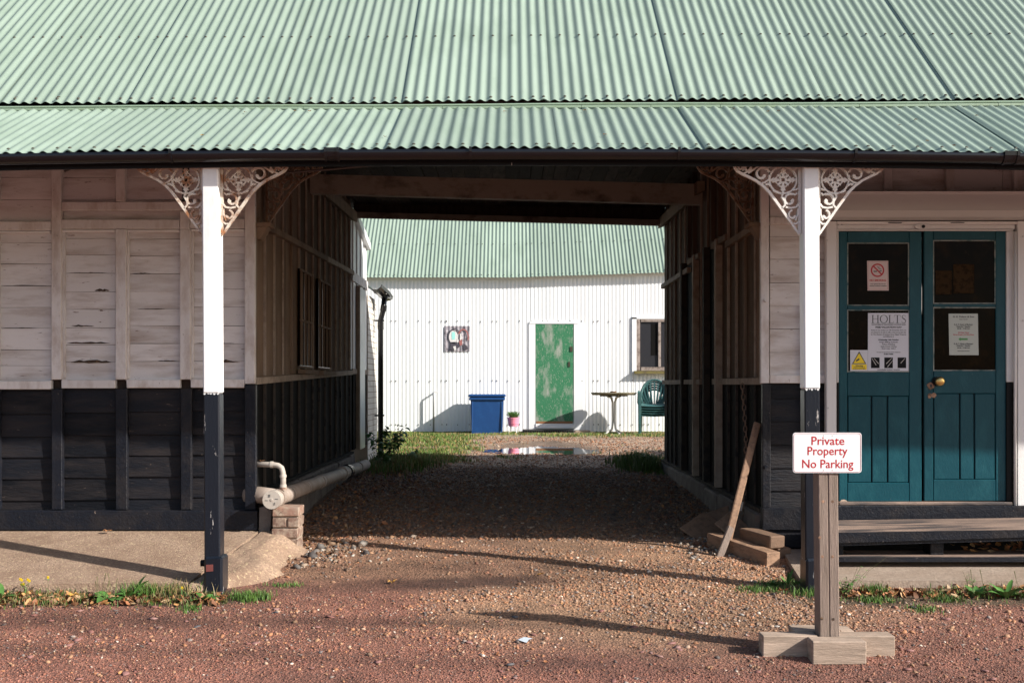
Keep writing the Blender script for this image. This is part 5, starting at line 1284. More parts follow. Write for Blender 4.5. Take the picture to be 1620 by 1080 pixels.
# ------------------------------------------------------------------ PIPES AND PIER AT THE LEFT CORNER
sp = thing('soil_pipe', 'thick dusty grey soil pipe running along the left passage wall', 'pipe', (-1.70, 8.3, CZ-.95))
pA, pB = Vector((-1.715, 8.16, CZ-.828)), Vector((-1.735, 13.5, CZ-.955))
def along(t): return pA.lerp(pB, t)
b = MB(); b.tube([along(t) for t in (0.012, .3, .6, .86, 1)], [.058]*5, 20); b.build('pipe', 'pipe_pvc', sp, smooth=True)
b = MB(); b.tube([along(-.008), along(.0125)], .066, 20); b.build('end_cap', 'pipe_cap', sp)
c0 = along(-.008)
for (dx, dz_, w_, h_) in ((-.022, .028, .004, .02), (-.012, .03, .004, .02), (.012, -.032, .004, .02), (.022, -.028, .004, .02), (-.038, -.004, .022, .004), (.034, .006, .022, .004)):
    box('cap_slot', 'ink', sp, c0.x+dx-w_/2, c0.x+dx+w_/2, c0.y-.0015, c0.y+.002, c0.z+dz_-h_/2, c0.z+dz_+h_/2)
lathe_y(MB(), c0.x, c0.y, c0.z, [(0, .011), (.003, .011), (.004, .008)]).build('cap_centre', 'pipe_cap', sp)
for (t0, t1, r) in ((.022, .035, .065), (.10, .108, .062), (.23, .237, .061), (.37, .385, .064), (.40, .43, .061), (.63, .66, .07), (.665, .68, .066), (.86, .88, .066)):
    b = MB(); b.tube([along(t0), along(t1)], r, 20); b.build('pipe_collar', 'pipe_pvc', sp)
b = MB(); b.tube([along(.69), along(.72)], .075, 20); b.build('rubber_clamp', 'gutter', sp)
b = MB(); b.tube([(-1.95, 8.38, CZ-.815), (-1.84, 8.34, CZ-.815), (-1.74, 8.30, CZ-.822)], [.066, .062, .060], 16); b.build('pipe_branch', 'pipe_pvc', sp, smooth=True)
wp = thing('waste_pipe', 'narrow pale waste pipe bending down into the grey soil pipe', 'pipe', (-1.70, 8.3, CZ-.75))
pts = [(-1.95, 8.38, CZ-.590), (-1.76, 8.36, CZ-.592), (-1.715, 8.35, CZ-.598), (-1.69, 8.345, CZ-.615), (-1.68, 8.34, CZ-.645), (-1.676, 8.335, CZ-.68), (-1.675, 8.33, CZ-.775)]
b = MB(); b.tube(pts, .020, 12); b.build('pipe', 'pipe_cap', wp, smooth=True)
for (a, c) in ((((-1.775, 8.361, CZ-.5925)), (-1.755, 8.360, CZ-.593)), ((-1.678, 8.337, CZ-.665), (-1.676, 8.335, CZ-.685)), ((-1.675, 8.33, CZ-.735), (-1.675, 8.33, CZ-.755))):
    b = MB(); b.tube([a, c], .025, 12); b.build('pipe_collar', 'pipe_cap', wp)
b = MB(); b.tube([(-1.675, 8.33, CZ-.755), (-1.675, 8.33, CZ-.775)], .028, 12); b.build('rubber_seal', 'brick', wp)
pier = thing('brick_pier', 'short brick pier holding up the capped soil pipe', 'pier', (-1.66, 8.25, CZ-1.2))
px0, px1 = PX(430, 8.2), PX(472, 8.2)
box('mortar_core', 'mortar', pier, px0+.008, px1-.008, 8.205, 8.40, CZ-1.24, CZ-.895)
for i, (z0, z1) in enumerate(((-.955, -.887), (-1.032, -.965), (-1.109, -1.042), (-1.186, -1.119), (-1.26, -1.196))):
    o_ = random.uniform(-.006, .006)
    if i % 2: 
        MB().cbox(px0+o_, px0+.10+o_, 8.19, 8.30, CZ+z0, CZ+z1, .006, .002).build('brick', 'brick', pier); MB().cbox(px0+.11+o_, px1+o_, 8.188, 8.40, CZ+z0, CZ+z1, .006, .002).build('brick', 'brick', pier)
    else:
        MB().cbox(px0+o_, px1+o_, 8.19, 8.292, CZ+z0, CZ+z1, .006, .002).build('brick', 'brick', pier); MB().cbox(px0+o_, px1+o_, 8.302, 8.40, CZ+z0, CZ+z1, .006, .002).build('brick', 'brick', pier)
b = MB(); b.hexa([(PX(408, 8.25), 8.26, CZ-1.22), (PX(424, 8.25), 8.26, CZ-1.22), (PX(424, 8.25), 8.42, CZ-1.22), (PX(408, 8.25), 8.42, CZ-1.22), (PX(409, 8.25), 8.28, CZ-.90), (PX(429, 8.25), 8.28, CZ-.885), (PX(429, 8.25), 8.42, CZ-.885), (PX(409, 8.25), 8.42, CZ-.90)])
tag(b.build('corner_block', 'plinth', None, origin=(-1.83, 8.3, CZ-1.2)), 'rough grey concrete block under the black corner stud', 'block')
# rubble at the pier foot
def rubble(n, cx, cy, sx, sy, name, label, r0=.02):
    x = cx+sx*rng.standard_normal(n); y = cy+sy*rng.standard_normal(n)
    r = np.clip(rng.lognormal(math.log(r0), .4, n), .008, .05)
    scl = np.stack([r*1.2, r, r*.7], 1); col = TANP[rng.choice(9, n)]*rng.uniform(.5, .85, (n, 1))
    tag(scatter_shapes(name, 'stone', ICO_V, ICO_F, np.stack([x, y, ground_z(x, y)+r*.3], 1), scl, rng.uniform(0, 6.3, n), rng.normal(0, .4, (n, 2)), col), label, 'rubble', kind='stuff')
rubble(520, -1.40, 8.25, .17, .22, 'rubble', 'loose stones and rubble round the brick pier foot', .0105)
rubble(260, 1.62, 8.55, .22, .35, 'rubble', 'loose stones along the foot of the right passage wall', .012)

# ------------------------------------------------------------------ RIGHT SIDE TIMBERS, PLANK, CHAIN
def oriented(name, m, p0, p1, wd, th, label=None, cat=None, c=.006, up=Vector((0, 0, 1)), roll=0.0, group=None, parent=None):
    p0, p1 = Vector(p0), Vector(p1); t = (p1-p0); L = t.length; t.normalize()
    s = t.cross(up).normalized(); u = s.cross(t).normalized()
    mt = Matrix.Rotation(roll, 3, t); s = mt @ s; u = mt @ u
    b = MB(); b.cbox(0, L, -wd/2, wd/2, 0, th, c, .0015)
    mid = (p0+p1)/2
    b.v = [tuple(p0+t*x+s*y+u*z) for (x, y, z) in b.v]
    if parent: o = b.build(name, m, parent)
    else: o = b.build(name, m, None, origin=tuple(mid))
    return tag(o, label, cat, group)
gr = gz(1.65, 8.3)
oriented('timber_block', 'brown_wood', (1.79, 7.80, gz(1.79, 7.8)-.01), (1.50, 8.50, gz(1.5, 8.5)+.0), .115, .105, 'long brown timber block lying beside the passage mouth', 'timber')
oriented('timber_block', 'brown_wood', (1.865, 7.99, gz(1.8, 8.0)+.075), (1.715, 8.33, gz(1.7, 8.3)+.085), .125, .085, 'short brown timber block lying on top of the long one', 'timber')
oriented('timber_block', 'brown_wood', (1.92, 8.02, gz(1.85, 8.0)-.02), (1.80, 8.33, gz(1.7, 8.3)-.01), .11, .09, 'lower brown timber offcut under the short block', 'timber')
oriented('leaning_plank', 'brown_wood', (1.535, 8.20, gz(1.53, 8.2)+.0), (1.815, 8.40, PZ(668, 8.36)), .052, .022, 'long narrow brown plank leaning against the right corner post', 'plank', up=Vector((0, 1, .1)))
oriented('grey_board_offcut', 'timber', (1.475, 8.08, gz(1.5, 8.08)-.01), (1.575, 8.16, gz(1.5, 8.1)+.205), .05, .03, 'short grey board offcut propped against the leaning plank foot', 'plank', up=Vector((0, 1, .1)))
oriented('roof_tile', 'brown_wood', (1.40, 8.85, gz(1.4, 8.8)), (1.62, 9.05, gz(1.6, 9)+.10), .26, .02, 'brown broken slab lying in shade behind the grey offcut', 'slab', up=Vector((.3, -.5, 1)))
oriented('roof_tile', 'brown_wood', (1.50, 9.2, gz(1.5, 9.2)+.04), (1.74, 9.1, gz(1.7, 9.1)+.14), .22, .02, 'brown slab tilted on the others against the wall foot', 'slab', up=Vector((-.2, -.6, 1)))
oriented('roof_tile', 'brown_wood', (1.62, 8.78, gz(1.6, 8.8)+.16), (1.80, 8.66, gz(1.7, 8.7)+.02), .20, .02, 'dark brown slab leaning behind the brown timber block', 'slab', up=Vector((.2, -.7, .6)))
# chain
chn = thing('hanging_chain', 'long rusty chain hanging down the right passage wall', 'chain', (1.80, 8.85, CZ-1.0))
link = None
zc = CZ-.02; i = 0
while zc > CZ-1.05:
    if link is None:
        b = MB(); pts = [(.014*math.cos(a), 0, .026*math.sin(a)) for a in np.linspace(0, 2*math.pi, 13)]
        b.tube([(p[0], p[1], p[2]) for p in pts], .0045, 5, caps=False); link = b.build('link', 'chain', None, smooth=True); link.parent = chn; l_ = link
    else: l_ = link.copy(); COL.objects.link(l_)
    l_.location = (1.79-1.80+random.uniform(-.003, .003)+.03*math.sin(i*.13), random.uniform(-.004, .004), zc-(CZ-1.0)); l_.rotation_euler = (0, 0, R(90 if i % 2 else 15)); zc -= .041; i += 1
b = MB(); b.hexa([(1.76, 8.80, CZ-.98), (1.775, 8.79, CZ-.98), (1.775, 8.80, CZ-.98), (1.76, 8.81, CZ-.98), (1.78, 8.80, CZ-.91), (1.79, 8.79, CZ-.91), (1.79, 8.80, CZ-.91), (1.78, 8.81, CZ-.91)]); b.build('metal_tag', 'pipe_cap', chn)

# ------------------------------------------------------------------ SIGN ON STAND
sg = thing('sign_stand', 'white PRIVATE PROPERTY NO PARKING sign on wooden post with block foot', 'sign', (PX(1310, 5.9), 5.9, gz(1.65, 5.9)))
gb = gz(1.6, 5.8)
def blk(pa, pb, ya, yb_, name='foot_block', dz0=0.0, m='timber_h', zt=None):
    return MB().cbox(PX(pa, ya), PX(pb, ya), ya, yb_, gb+dz0-.006, (gb+.112+dz0) if zt is None else zt, .004, .001).build(name, m, sg)
fb = blk(1286, 1371, 5.75, 5.865); blk(1207, 1293.8, 5.867, 5.975, dz0=.003); blk(1326.2, 1416, 5.867, 5.978, dz0=.002); blk(1330, 1351, 5.985, 6.12, dz0=.004)
blk(1257, 1329.5, 5.982, 6.12, dz0=.007)
zp0, zp1 = gb+.10, PZ(740, 5.9)
for (a, c) in ((1294.3, 1309.6), (1310.2, 1325.6)):
    b = MB(); b.cbox(PX(a, 5.87), PX(c, 5.87), 5.870, 5.975, gb+.02, zp1, .004, .0008); b.v = [(x+.012*(zp1-z)*.9, y, z) for x, y, z in b.v]; b.build('post', 'timber', sg)
for (px, py) in ((1302, 793), (1317, 793), (1301, 880), (1317, 880), (1300, 978), (1318, 979), (1297, 850)):
    lathe_y(MB(), PX(px, 5.87), 5.871, PZ(py, 5.87), [(0, .008), (.0012, .008), (.0014, .005)], 10).build('knot', 'raw_wood' if py < 900 else 'rot', sg)
sx0, sx1, sz0, sz1 = PX(1254.5, 5.86), PX(1363, 5.86), PZ(747.5, 5.86), PZ(684, 5.86)
def rrect(x0, x1, z0, z1, r, n=5):
    P_ = []
    for (cx, cz, a0) in ((x1-r, z1-r, 0), (x0+r, z1-r, 90), (x0+r, z0+r, 180), (x1-r, z0+r, 270)):
        for i in range(n+1): a = R(a0+90*i/n); P_.append((cx+r*math.cos(a), cz+r*math.sin(a)))
    return P_
plate = MB().prism(rrect(sx0, sx1, sz0, sz1, .014), 5.860, 5.868).build('sign_plate', 'sign_white', sg)
rr = rrect(sx0+.0045, sx1-.0045, sz0+.0045, sz1-.0045, .012); rr.append(rr[0])
MB().ribbon(rr, .0014, 5.8588, 5.8605).build('red_border', 'red_dim', plate)
for px_, py_ in ((1303, 688.5), (1317, 688.5), (1303, 743.5), (1317, 743.5)):
    lathe_y(MB(), PX(px_, 5.86), 5.8600, PZ(py_, 5.86), [(0, .0028), (.0012, .0028), (.0018, .0015)], 8).build('sign_screw', 'silver', plate)
text('Private', .062, PX(1309.5, 5.86), 5.8592, PZ(697.5, 5.86), 'red', plate, 'lettering', width=.170, bold=.0006)
text('Property', .062, PX(1308.5, 5.86), 5.8592, PZ(713.5, 5.86), 'red', plate, 'lettering', width=.206, bold=.0006)
text('No Parking', .062, PX(1309, 5.86), 5.8592, PZ(734.0, 5.86), 'red', plate, 'lettering', width=.264, bold=.0006)

# ------------------------------------------------------------------ NOTICES ON THE DOORS
Yn = 8.307
def sheet(name, label, a, c, t, bt, m, y=Yn, skew=0.0, th=.0025):
    root = thing(name, label, 'notice', (PX((a+c)/2, y), y, PZ(bt, y)))
    pr_ = MB(); pr_.prism([(PX(a+skew, y), PZ(bt, y)), (PX(c+skew, y), PZ(bt, y)), (PX(c, y), PZ(t, y)), (PX(a, y), PZ(t, y))], y-th, y)
    s = pr_.build('sheet', m, root)
    return s
def arcs(cx, cz, rx, rz, w_, a0=0, a1=2*math.pi, n=28):
    return [(cx+rx*math.cos(a0+(a1-a0)*i/n), cz+rz*math.sin(a0+(a1-a0)*i/n)) for i in range(n+1)]
# no smoking
s = sheet('smoking_notice', 'faded white and red NO SMOKING notice on upper left pane', 1371.5, 1405, 412.5, 459.5, 'paper_pink', skew=.8)
yf = Yn-.0030; u = Yn/F
cx, cz = PX(1388, Yn), PZ(427.5, Yn)
MB().ribbon(arcs(cx, cz, 9.6*u, 9.6*u, 0), 2.3*u, yf-.0008, yf+.0003).build('red_ring', 'red', s)
MB().ribbon([(cx-6.6*u, cz+6.6*u), (cx+6.6*u, cz-6.6*u)], 2.1*u, yf-.0012, yf+.0003).build('red_bar', 'red', s)
MB().ribbon([(cx-6.3*u, cz-1.8*u), (cx-.8*u, cz-1.8*u)], 1.7*u, yf-.0003, yf+.0003).build('cigarette', 'ink', s)
MB().ribbon([(cx+3.2*u, cz-1.2*u), (cx+6.6*u, cz-1.2*u)], 1.4*u, yf-.0003, yf+.0003).build('cigarette', 'ink', s)
MB().ribbon([(cx+6*u, cz+.6*u), (cx+5.8*u, cz+2.2*u), (cx+3*u, cz+2.8*u), (cx+2.6*u, cz+4.4*u), (cx+.2*u, cz+4.6*u), (cx-.6*u, cz+6.6*u)], .55*u, yf-.0003, yf+.0003).build('smoke_line', 'ink', s)
MB().ribbon([(cx+4.6*u, cz+1.0*u), (cx+4.2*u, cz+1.8*u), (cx+1.5*u, cz+2.8*u), (cx+1.4*u, cz+5.4*u), (cx+3.4*u, cz+6*u)], .5*u, yf-.0003, yf+.0003).build('smoke_line', 'ink', s)
text('NO SMOKING', .020, PX(1388.6, Yn), yf, PZ(443.5, Yn), 'red', s, width=26*u, bold=.0008)
text('It is against the law to', .008, PX(1389, Yn), yf, PZ(449.3, Yn), 'ink', s, width=24*u, bold=.0006); text('smoke in these premises', .008, PX(1389, Yn), yf, PZ(452.2, Yn), 'ink', s, width=27*u, bold=.0006)
rr = rrect(PX(1373, Yn), PX(1404, Yn), PZ(457.8, Yn), PZ(414, Yn), .004); rr.append(rr[0]); MB().ribbon(rr, .0016, yf-.0003, yf+.0003).build('red_border', 'red_dim', s)
# HOLTS poster
s = sheet('valuation_poster', 'white HOLTS free valuation day poster on lower left pane', 1373, 1438, 495, 587, 'paper')
def serif(word, x0, zc, h, m):
    xx = x0
    T, t_ = .115*h, .038*h
    def rb(pts, w_, nm='letter'): MB().ribbon([(xx+p[0]*h, zc+(p[1]-.5)*h) for p in pts], w_, yf-.0004, yf+.0004).build(nm, m, s)
    for chh in word:
        if chh == 'H':
            for q in (.16, .80): rb([(q, .02), (q, .98)], T); rb([(q-.15, .02), (q+.15, .02)], t_); rb([(q-.15, .98), (q+.15, .98)], t_)
            rb([(.16, .52), (.80, .52)], t_); xx += 1.02*h
        elif chh == 'O':
            pts = [(.52+.44*math.cos(a), .5+.49*math.sin(a)) for a in np.linspace(0, 2*math.pi, 29)]
            rb(pts, [t_+(T-t_)*abs(math.cos(a))**1.3 for a in np.linspace(0, 2*math.pi, 29)]); xx += 1.10*h
        elif chh == 'L':
            rb([(.16, .02), (.16, .98)], T); rb([(0, .98), (.33, .98)], t_); rb([(0, .02), (.62, .03), (.66, .22)], t_); xx += .70*h
        elif chh == 'T':
            rb([(.42, .02), (.42, .98)], T); rb([(.27, .02), (.57, .02)], t_); rb([(.02, .78), (.05, .97), (.79, .97), (.82, .78)], t_*1.1); xx += .90*h
        elif chh == 'S':
            pts = [(.56, .80), (.48, .96), (.28, .98), (.12, .86), (.12, .70), (.28, .56), (.46, .44), (.58, .30), (.52, .10), (.34, .02), (.14, .04), (.07, .24)]
            rb(pts, [t_, t_, t_*1.2, T*.6, T*.8, T, T, T*.8, T*.6, t_*1.2, t_, t_]); xx += .66*h
serif('HOLTS', PX(1378.6, Yn), PZ(504.5, Yn), 12.6*u, 'ink_green' if False else 'ink')
cxp = PX(1405.5, Yn)
def ln(x0, x1, py, w_=.5, m='ink'): MB().ribbon([(PX(x0, Yn), PZ(py, Yn)), (PX(x1, Yn), PZ(py, Yn))], w_*u, yf-.0003, yf+.0003).build('rule', m, s)
ln(1378.5, 1432.5, 511.6, .55)
for (tx, py, wd_, sz, m_) in (('AUCTIONEERS OF FINE MODERN & ANTIQUE GUNS', 513.6, 54, .007, 'ink_grey'), ('FREE VALUATION DAY', 517.6, 42, .014, 'ink'),
        ('Ahead of our auction on 13th December 2013, we', 522.2, 56, .010, 'ink_grey'), ('are pleased to be able to offer a free pre-auction day', 525.6, 56, .010, 'ink_grey'), ('for Fine Modern & Antique Guns, Edged Weapons', 529, 56, .010, 'ink_grey'), ('and Militaria at', 532.2, 17, .010, 'ink_grey'),
        ('Wednesday 16th October', 537.4, 33, .012, 'ink'), ("King's Milling Antiques", 541, 29, .011, 'ink_grey'), ('Fulton Building', 544.5, 20, .011, 'ink_grey'), ('Ripley Corner, Woking', 547.9, 25, .011, 'ink_grey'), ('Surrey GU', 551.2, 22, .011, 'ink_grey'),
        ('To book an appointment please telephone', 557, 38, .007, 'ink_grey'), ('01483 765432', 560, 15, .009, 'ink'), ('www.holtsauctioneers.com', 584.4, 36, .008, 'ink')):
    text(tx, sz*1.1, cxp, yf, PZ(py, Yn), m_, s, width=wd_*u, bold=.0009 if m_ == 'ink' else .0005)
for i, x0 in enumerate((1377.8, 1398.8, 1419.8)):
    f_ = MB().prism([(PX(x0, Yn), PZ(582, Yn)), (PX(x0+13.5, Yn), PZ(582, Yn)), (PX(x0+13.5, Yn), PZ(565.2, Yn)), (PX(x0, Yn), PZ(565.2, Yn))], yf-.0004, yf+.0004).build('printed_photo', 'photo_dark', s)
    ls = [((1, 1), (8, 12)), ((4.5, 1), (12, 10))] if i == 0 else ([((12, 1), (3, 10)), ((13, 5), (5, 15))] if i == 1 else [((12, 1), (5, 9))])
    for (p, q) in ls: MB().ribbon([(PX(x0+p[0], Yn), PZ(565.2+p[1], Yn)), (PX(x0+q[0], Yn), PZ(565.2+q[1], Yn))], [.6*u, 1.2*u], yf-.0008, yf-.0003).build('printed_line', 'silver', s)
# CCTV warning
s = sheet('warning_notice', 'small yellow and white camera warning notice at lower left pane corner', 1345, 1372.6, 553.5, 587, 'paper')
def tri(cx, t, w_, h_, d0, m, nm):
    MB().prism([(PX(cx-w_/2, Yn), PZ(t+h_, Yn)), (PX(cx+w_/2, Yn), PZ(t+h_, Yn)), (PX(cx, Yn), PZ(t, Yn))], yf-d0, yf+.0004).build(nm, m, s)
tri(1359, 555.5, 22.5, 20, .0003, 'ink', 'triangle_border'); tri(1359, 558.3, 18.3, 16, .0007, 'yellow', 'triangle')
MB().ribbon([(PX(1354, Yn), PZ(571, Yn)), (PX(1359.2, Yn), PZ(567.4, Yn))], 2.5*u, yf-.0011, yf-.0004).build('camera_glyph', 'ink', s)
MB().ribbon([(PX(1360.5, Yn), PZ(570.2, Yn)), (PX(1362.5, Yn), PZ(569.6, Yn)), (PX(1364.2, Yn), PZ(568), )], .45*u, yf-.0011, yf-.0004).build('camera_line', 'ink', s) if False else None
MB().prism([(PX(1347, Yn), PZ(584.5, Yn)), (PX(1371, Yn), PZ(584.5, Yn)), (PX(1371, Yn), PZ(576, Yn)), (PX(1347, Yn), PZ(576, Yn))], yf-.0003, yf+.0004).build('yellow_strip', 'yellow', s)
for (tx, py, wd_, sz) in (('Warning', 578.2, 12, .014), ('CCTV cameras in', 580.8, 18, .008), ('constant operation', 583, 20, .008)): text(tx, sz, PX(1359, Yn), yf-.0006, PZ(py, Yn), 'ink', s, width=wd_*u, bold=.0006)
# opening hours
s = sheet('opening_hours_notice', 'laminated opening hours notice with green arrow on lower right pane', 1500.5, 1546.8, 496, 561.5, 'paper_green', skew=1.2)
cxp = PX(1524, Yn)
for (tx, py, wd_, sz, m_) in (('G. E. Fulton & Son', 501, 34, .016, 'ink_grey'), ('Antiques & Collectables', 505, 14, .006, 'ink_grey'), ('S. A. T. Hours of Business', 513.2, 30, .012, 'ink'), ('Saturday & Sunday', 516.6, 22, .011, 'ink'), ('09.30 - 17.00 Hrs', 519.6, 20, .011, 'ink'),
        ('All Other Times', 526, 18, .011, 'red_dim'), ('Please Enquire At Main Shop', 529.2, 33, .011, 'red_dim'), ('G. M. T. Hours of Business', 543.6, 31, .012, 'ink'), ('Saturday & Sunday', 546.8, 22, .011, 'ink'), ('09.30 - 17.00 Hrs', 550, 20, .011, 'ink'), ('Telephone enquiries to the main shop', 555, 19, .006, 'ink_grey')):
    text(tx, sz, cxp, yf, PZ(py, Yn), m_, s, width=wd_*u, bold=.0007)
MB().prism([(PX(p, Yn), PZ(q, Yn)) for p, q in ((1516, 536.3), (1519.4, 539.2), (1519.4, 537.7), (1530.6, 537.7), (1530.6, 534.9), (1519.4, 534.9), (1519.4, 533.4))], yf-.0004, yf+.0004).build('green_arrow', 'ink_green', s)
for (a, py, w_) in ((1511, 515, 27), (1510, 545.2, 28)): MB().ribbon([(PX(a, Yn), PZ(py, Yn)), (PX(a+w_, Yn), PZ(py, Yn))], .25*u, yf-.0003, yf+.0003).build('rule', 'ink', s)

# ------------------------------------------------------------------ PLANTS
def blades(name, label, x, y, h, wd, col, lean=.4, zf=None, cat='grass', kind='stuff'):
    n = len(x); z = ground_z(x, y) if zf is None else zf(x, y)
    a = rng.uniform(0, 2*math.pi, n); l_ = rng.uniform(.1, lean, n)*h; la = rng.uniform(0, 2*math.pi, n)
    dx, dy = np.cos(a)*wd, np.sin(a)*wd
    b0 = np.stack([x-dx, y-dy, z-.003], 1); b1 = np.stack([x+dx, y+dy, z-.003], 1)
    m0 = np.stack([x-dx*.7+np.cos(la)*l_*.35, y-dy*.7+np.sin(la)*l_*.35, z+h*.6], 1); m1 = np.stack([x+dx*.7+np.cos(la)*l_*.35, y+dy*.7+np.sin(la)*l_*.35, z+h*.6], 1)
    tp = np.stack([x+np.cos(la)*l_, y+np.sin(la)*l_, z+h], 1)
    V = np.stack([b0, b1, m0, m1, tp], 1).reshape(-1, 3)
    o5 = np.arange(n)[:, None]*5
    Fc = np.concatenate([o5+[0, 1, 3], o5+[0, 3, 2], o5+[2, 3, 4]], 0)
    C = np.repeat(col, 5, axis=0)
    return tag(np_mesh(name, V, Fc, 'grass', C), label, cat, kind=kind)
def gcol(n, dry=.2):
    base = np.array([.075, .15, .022])[None]*rng.uniform(.6, 1.35, (n, 1)); d = rng.random(n) < dry
    base[d] = np.array([.26, .19, .08])*rng.uniform(.6, 1.2, (d.sum(), 1)); return base
# rear yard turf
n = 90000; x = rng.uniform(-3.0, 3.1, n); y = rng.uniform(13.2, 22.2, n)
ok = (rng.random(n) < yard_grass(x, y)**1.5) & (pud_f(x, y) > 1.1) & ((y > 14.2) | (x > 1.2)); x, y = x[ok], y[ok]; n = len(x)
blades('turf', 'thin patchy turf across the rear yard', x, y, rng.uniform(.015, .06, n)*np.where(y > 21.2, .4, 1), np.full(n, .006), gcol(n, .30)*np.array([1.25, 1.1, 1.0]))
n = 2200; x = rng.normal(1.62, .14, n); y = rng.normal(14.3, .45, n); ok = (x < 1.80) & (y > 13.4)
blades('grass_clump', 'dark green grass clump at the right rear corner of passage', x[ok], y[ok], rng.uniform(.06, .19, ok.sum()), np.full(ok.sum(), .006), gcol(ok.sum(), .05)*.8, cat='grass')
n = 2500; x = rng.normal(-1.45, .20, n); y = rng.normal(14.4, .5, n); ok = (x > -1.85)
blades('grass_clump', 'tangled grass and dry stems below the shrub at left rear corner', x[ok], y[ok], rng.uniform(.04, .15, ok.sum()), np.full(ok.sum(), .006), gcol(ok.sum(), .35), cat='grass')
# verge strips before the slabs
def clump(cx, cy, sx, sy, n, h0, h1, name, label, dry=.15, w_=.0026, lean=.6):
    x = rng.normal(cx, sx, n); y = rng.normal(cy, sy, n)
    return blades(name, label, x, y, rng.uniform(h0, h1, n), np.full(n, w_), gcol(n, dry), lean=lean)
Yv = 7.0
n = 5200; x = rng.uniform(-3.4, -1.72, n); y = rng.normal(6.95, .075, n); kp = rng.random(n) < .35+.65*(noise2(x, y*0, 7, 3) > -.1); x, y = x[kp], y[kp]
blades('verge_weeds', 'low mixed weeds and moss along the left slab edge', x, y, rng.uniform(.006, .040, len(x))*(.5+.8*rng.random(len(x))), np.full(len(x), .0032), gcol(len(x), .5)*np.array([.75, .72, .7]))
n = 4200; x = rng.uniform(1.95, 4.0, n); y = rng.normal(7.06, .06, n); kp = (noise2(x, y*0, 5, 6) > -.05) & (rng.random(n) < .6); x, y = x[kp], y[kp]
blades('verge_weeds', 'sparse low weeds along the right slab edge', x, y, rng.uniform(.008, .045, len(x)), np.full(len(x), .0035), gcol(len(x), .35))
clump(PX(226, 7.0), 7.02, .065, .025, 420, .04, .105, 'grass_tuft', 'bright green grass tuft beside the dock plant on left verge', .08)
clump(PX(270, 7.0), 7.02, .09, .03, 260, .04, .11, 'grass_tuft', 'straw coloured thin grass left of the left veranda post', .6)
clump(PX(412, 7.2), 6.95, .06, .035, 520, .02, .06, 'grass_tuft', 'small green tuft in gravel right of left veranda post', .05)
clump(PX(305, 6.75), 6.74, .03, .03, 160, .012, .035, 'grass_tuft', 'tiny green tuft in red gravel before the left verge', .05)
clump(PX(450, 7.2), 7.25, .06, .03, 160, .01, .03, 'grass_tuft', 'low weed patch at the slab corner near the brick pier', .1)
for (pa, Y_, sx, n_, lb) in ((1205, 7.15, .10, 520, 'flat green grass patch in shingle left of the sign post'), (1240, 7.3, .10, 420, 'green weed patch behind flat grass beside right veranda post'), (1285, 7.05, .06, 260, 'short grass at the foot of right veranda post'), (1385, 7.10, .035, 260, 'upright green grass tuft just right of the sign post'), (1385, 6.92, .07, 360, 'dark low moss tuft in front of upright grass tuft'), (1500, 6.93, .06, 330, 'green moss tuft in gravel below the wooden step'), (1465, 6.72, .05, 200, 'small moss spot nearest the viewer right of sign')):
    clump(PX(pa, Y_), Y_, sx, .035, n_, .01 if 'moss' in lb or 'flat' in lb else .02, .035 if 'moss' in lb or 'flat' in lb else .07, 'grass_tuft', lb, .1)
# broad-leaved plants
def leaf(b, p, ang, L, W, up, curl=.3, twist=0.0):
    """pointed leaf: 2 x 4 quads"""
    k = len(b.v); n = 4; ca_, sa_ = math.cos(ang), math.sin(ang)
    for i in range(n+1):
        t = i/n; w_ = W*math.sin(math.pi*min(.97, t*.9+.08))**.8*.5; r = L*t; z = up*L*t-curl*L*t*t
        fold = .25*w_
        for s in (-1, 0, 1):
            b.v.append((p[0]+ca_*r-sa_*w_*s, p[1]+sa_*r+ca_*w_*s, p[2]+z+(fold if s else 0)+twist*w_*s))
    for i in range(n):
        for j in (0, 1):
            a = k+3*i+j; b.f.append((a, a+1, a+4, a+3))
def rosette(px, Y_, n, L, W, name, label, m='leafmat', up=.7, cat='weed', seeds=0):
    x = PX(px, Y_); z = gz(x, Y_); rt = thing(name, label, cat, (x, Y_, z))
    for i in range(n):
        b = MB(); a = 2.4*i+random.uniform(-.3, .3); l_ = L*random.uniform(.7, 1.1)
        leaf(b, (x+.01*math.cos(a), Y_+.01*math.sin(a), z+.005), a, l_, W*random.uniform(.8, 1.1), up*random.uniform(.6, 1.4), .5*random.uniform(.5, 1.3), random.uniform(-.3, .3)); b.build('leaf', m, rt, smooth=True)
    for i in range(seeds):
        b = MB(); a = random.uniform(0, 6.28); h = random.uniform(.10, .17); xx = x+random.uniform(-.07, .09)
        b.tube([(xx, Y_, z), (xx+.02*math.cos(a), Y_+.02*math.sin(a), z+h*.7), (xx+.03*math.cos(a), Y_+.03*math.sin(a), z+h)], [.0015, .0015, .003], 5); b.build('seed_stalk', 'stem', rt)
    return rt
rosette(172, 6.93, 15, .135, .060, 'plantain_plant', 'broad-leaved green plantain rosette on the left verge', seeds=7, up=.5)
rosette(206, 6.97, 6, .11, .045, 'plantain_plant', 'upright pointed-leaf plant between plantain and grass tuft', up=1.4)
rosette(2, 6.93, 8, .10, .042, 'plantain_plant', 'pale green rosette cut by the left picture edge', up=1.0)
rosette(325, 6.90, 6, .08, .04, 'plantain_plant', 'small weed at the base of the left veranda post', up=.7)
rosette(344, 6.88, 4, .05, .018, 'plantain_plant', 'tiny flat weed in front of the left veranda post', up=.3)
rosette(1592, 6.97, 14, .13, .036, 'dock_plant', 'spiky green dock plant among leaves at far right verge', up=.9, seeds=1)
rosette(1545, 7.0, 12, .085, .038, 'dock_plant', 'bushy small-leaved weed left of the spiky dock', up=.9, seeds=3)
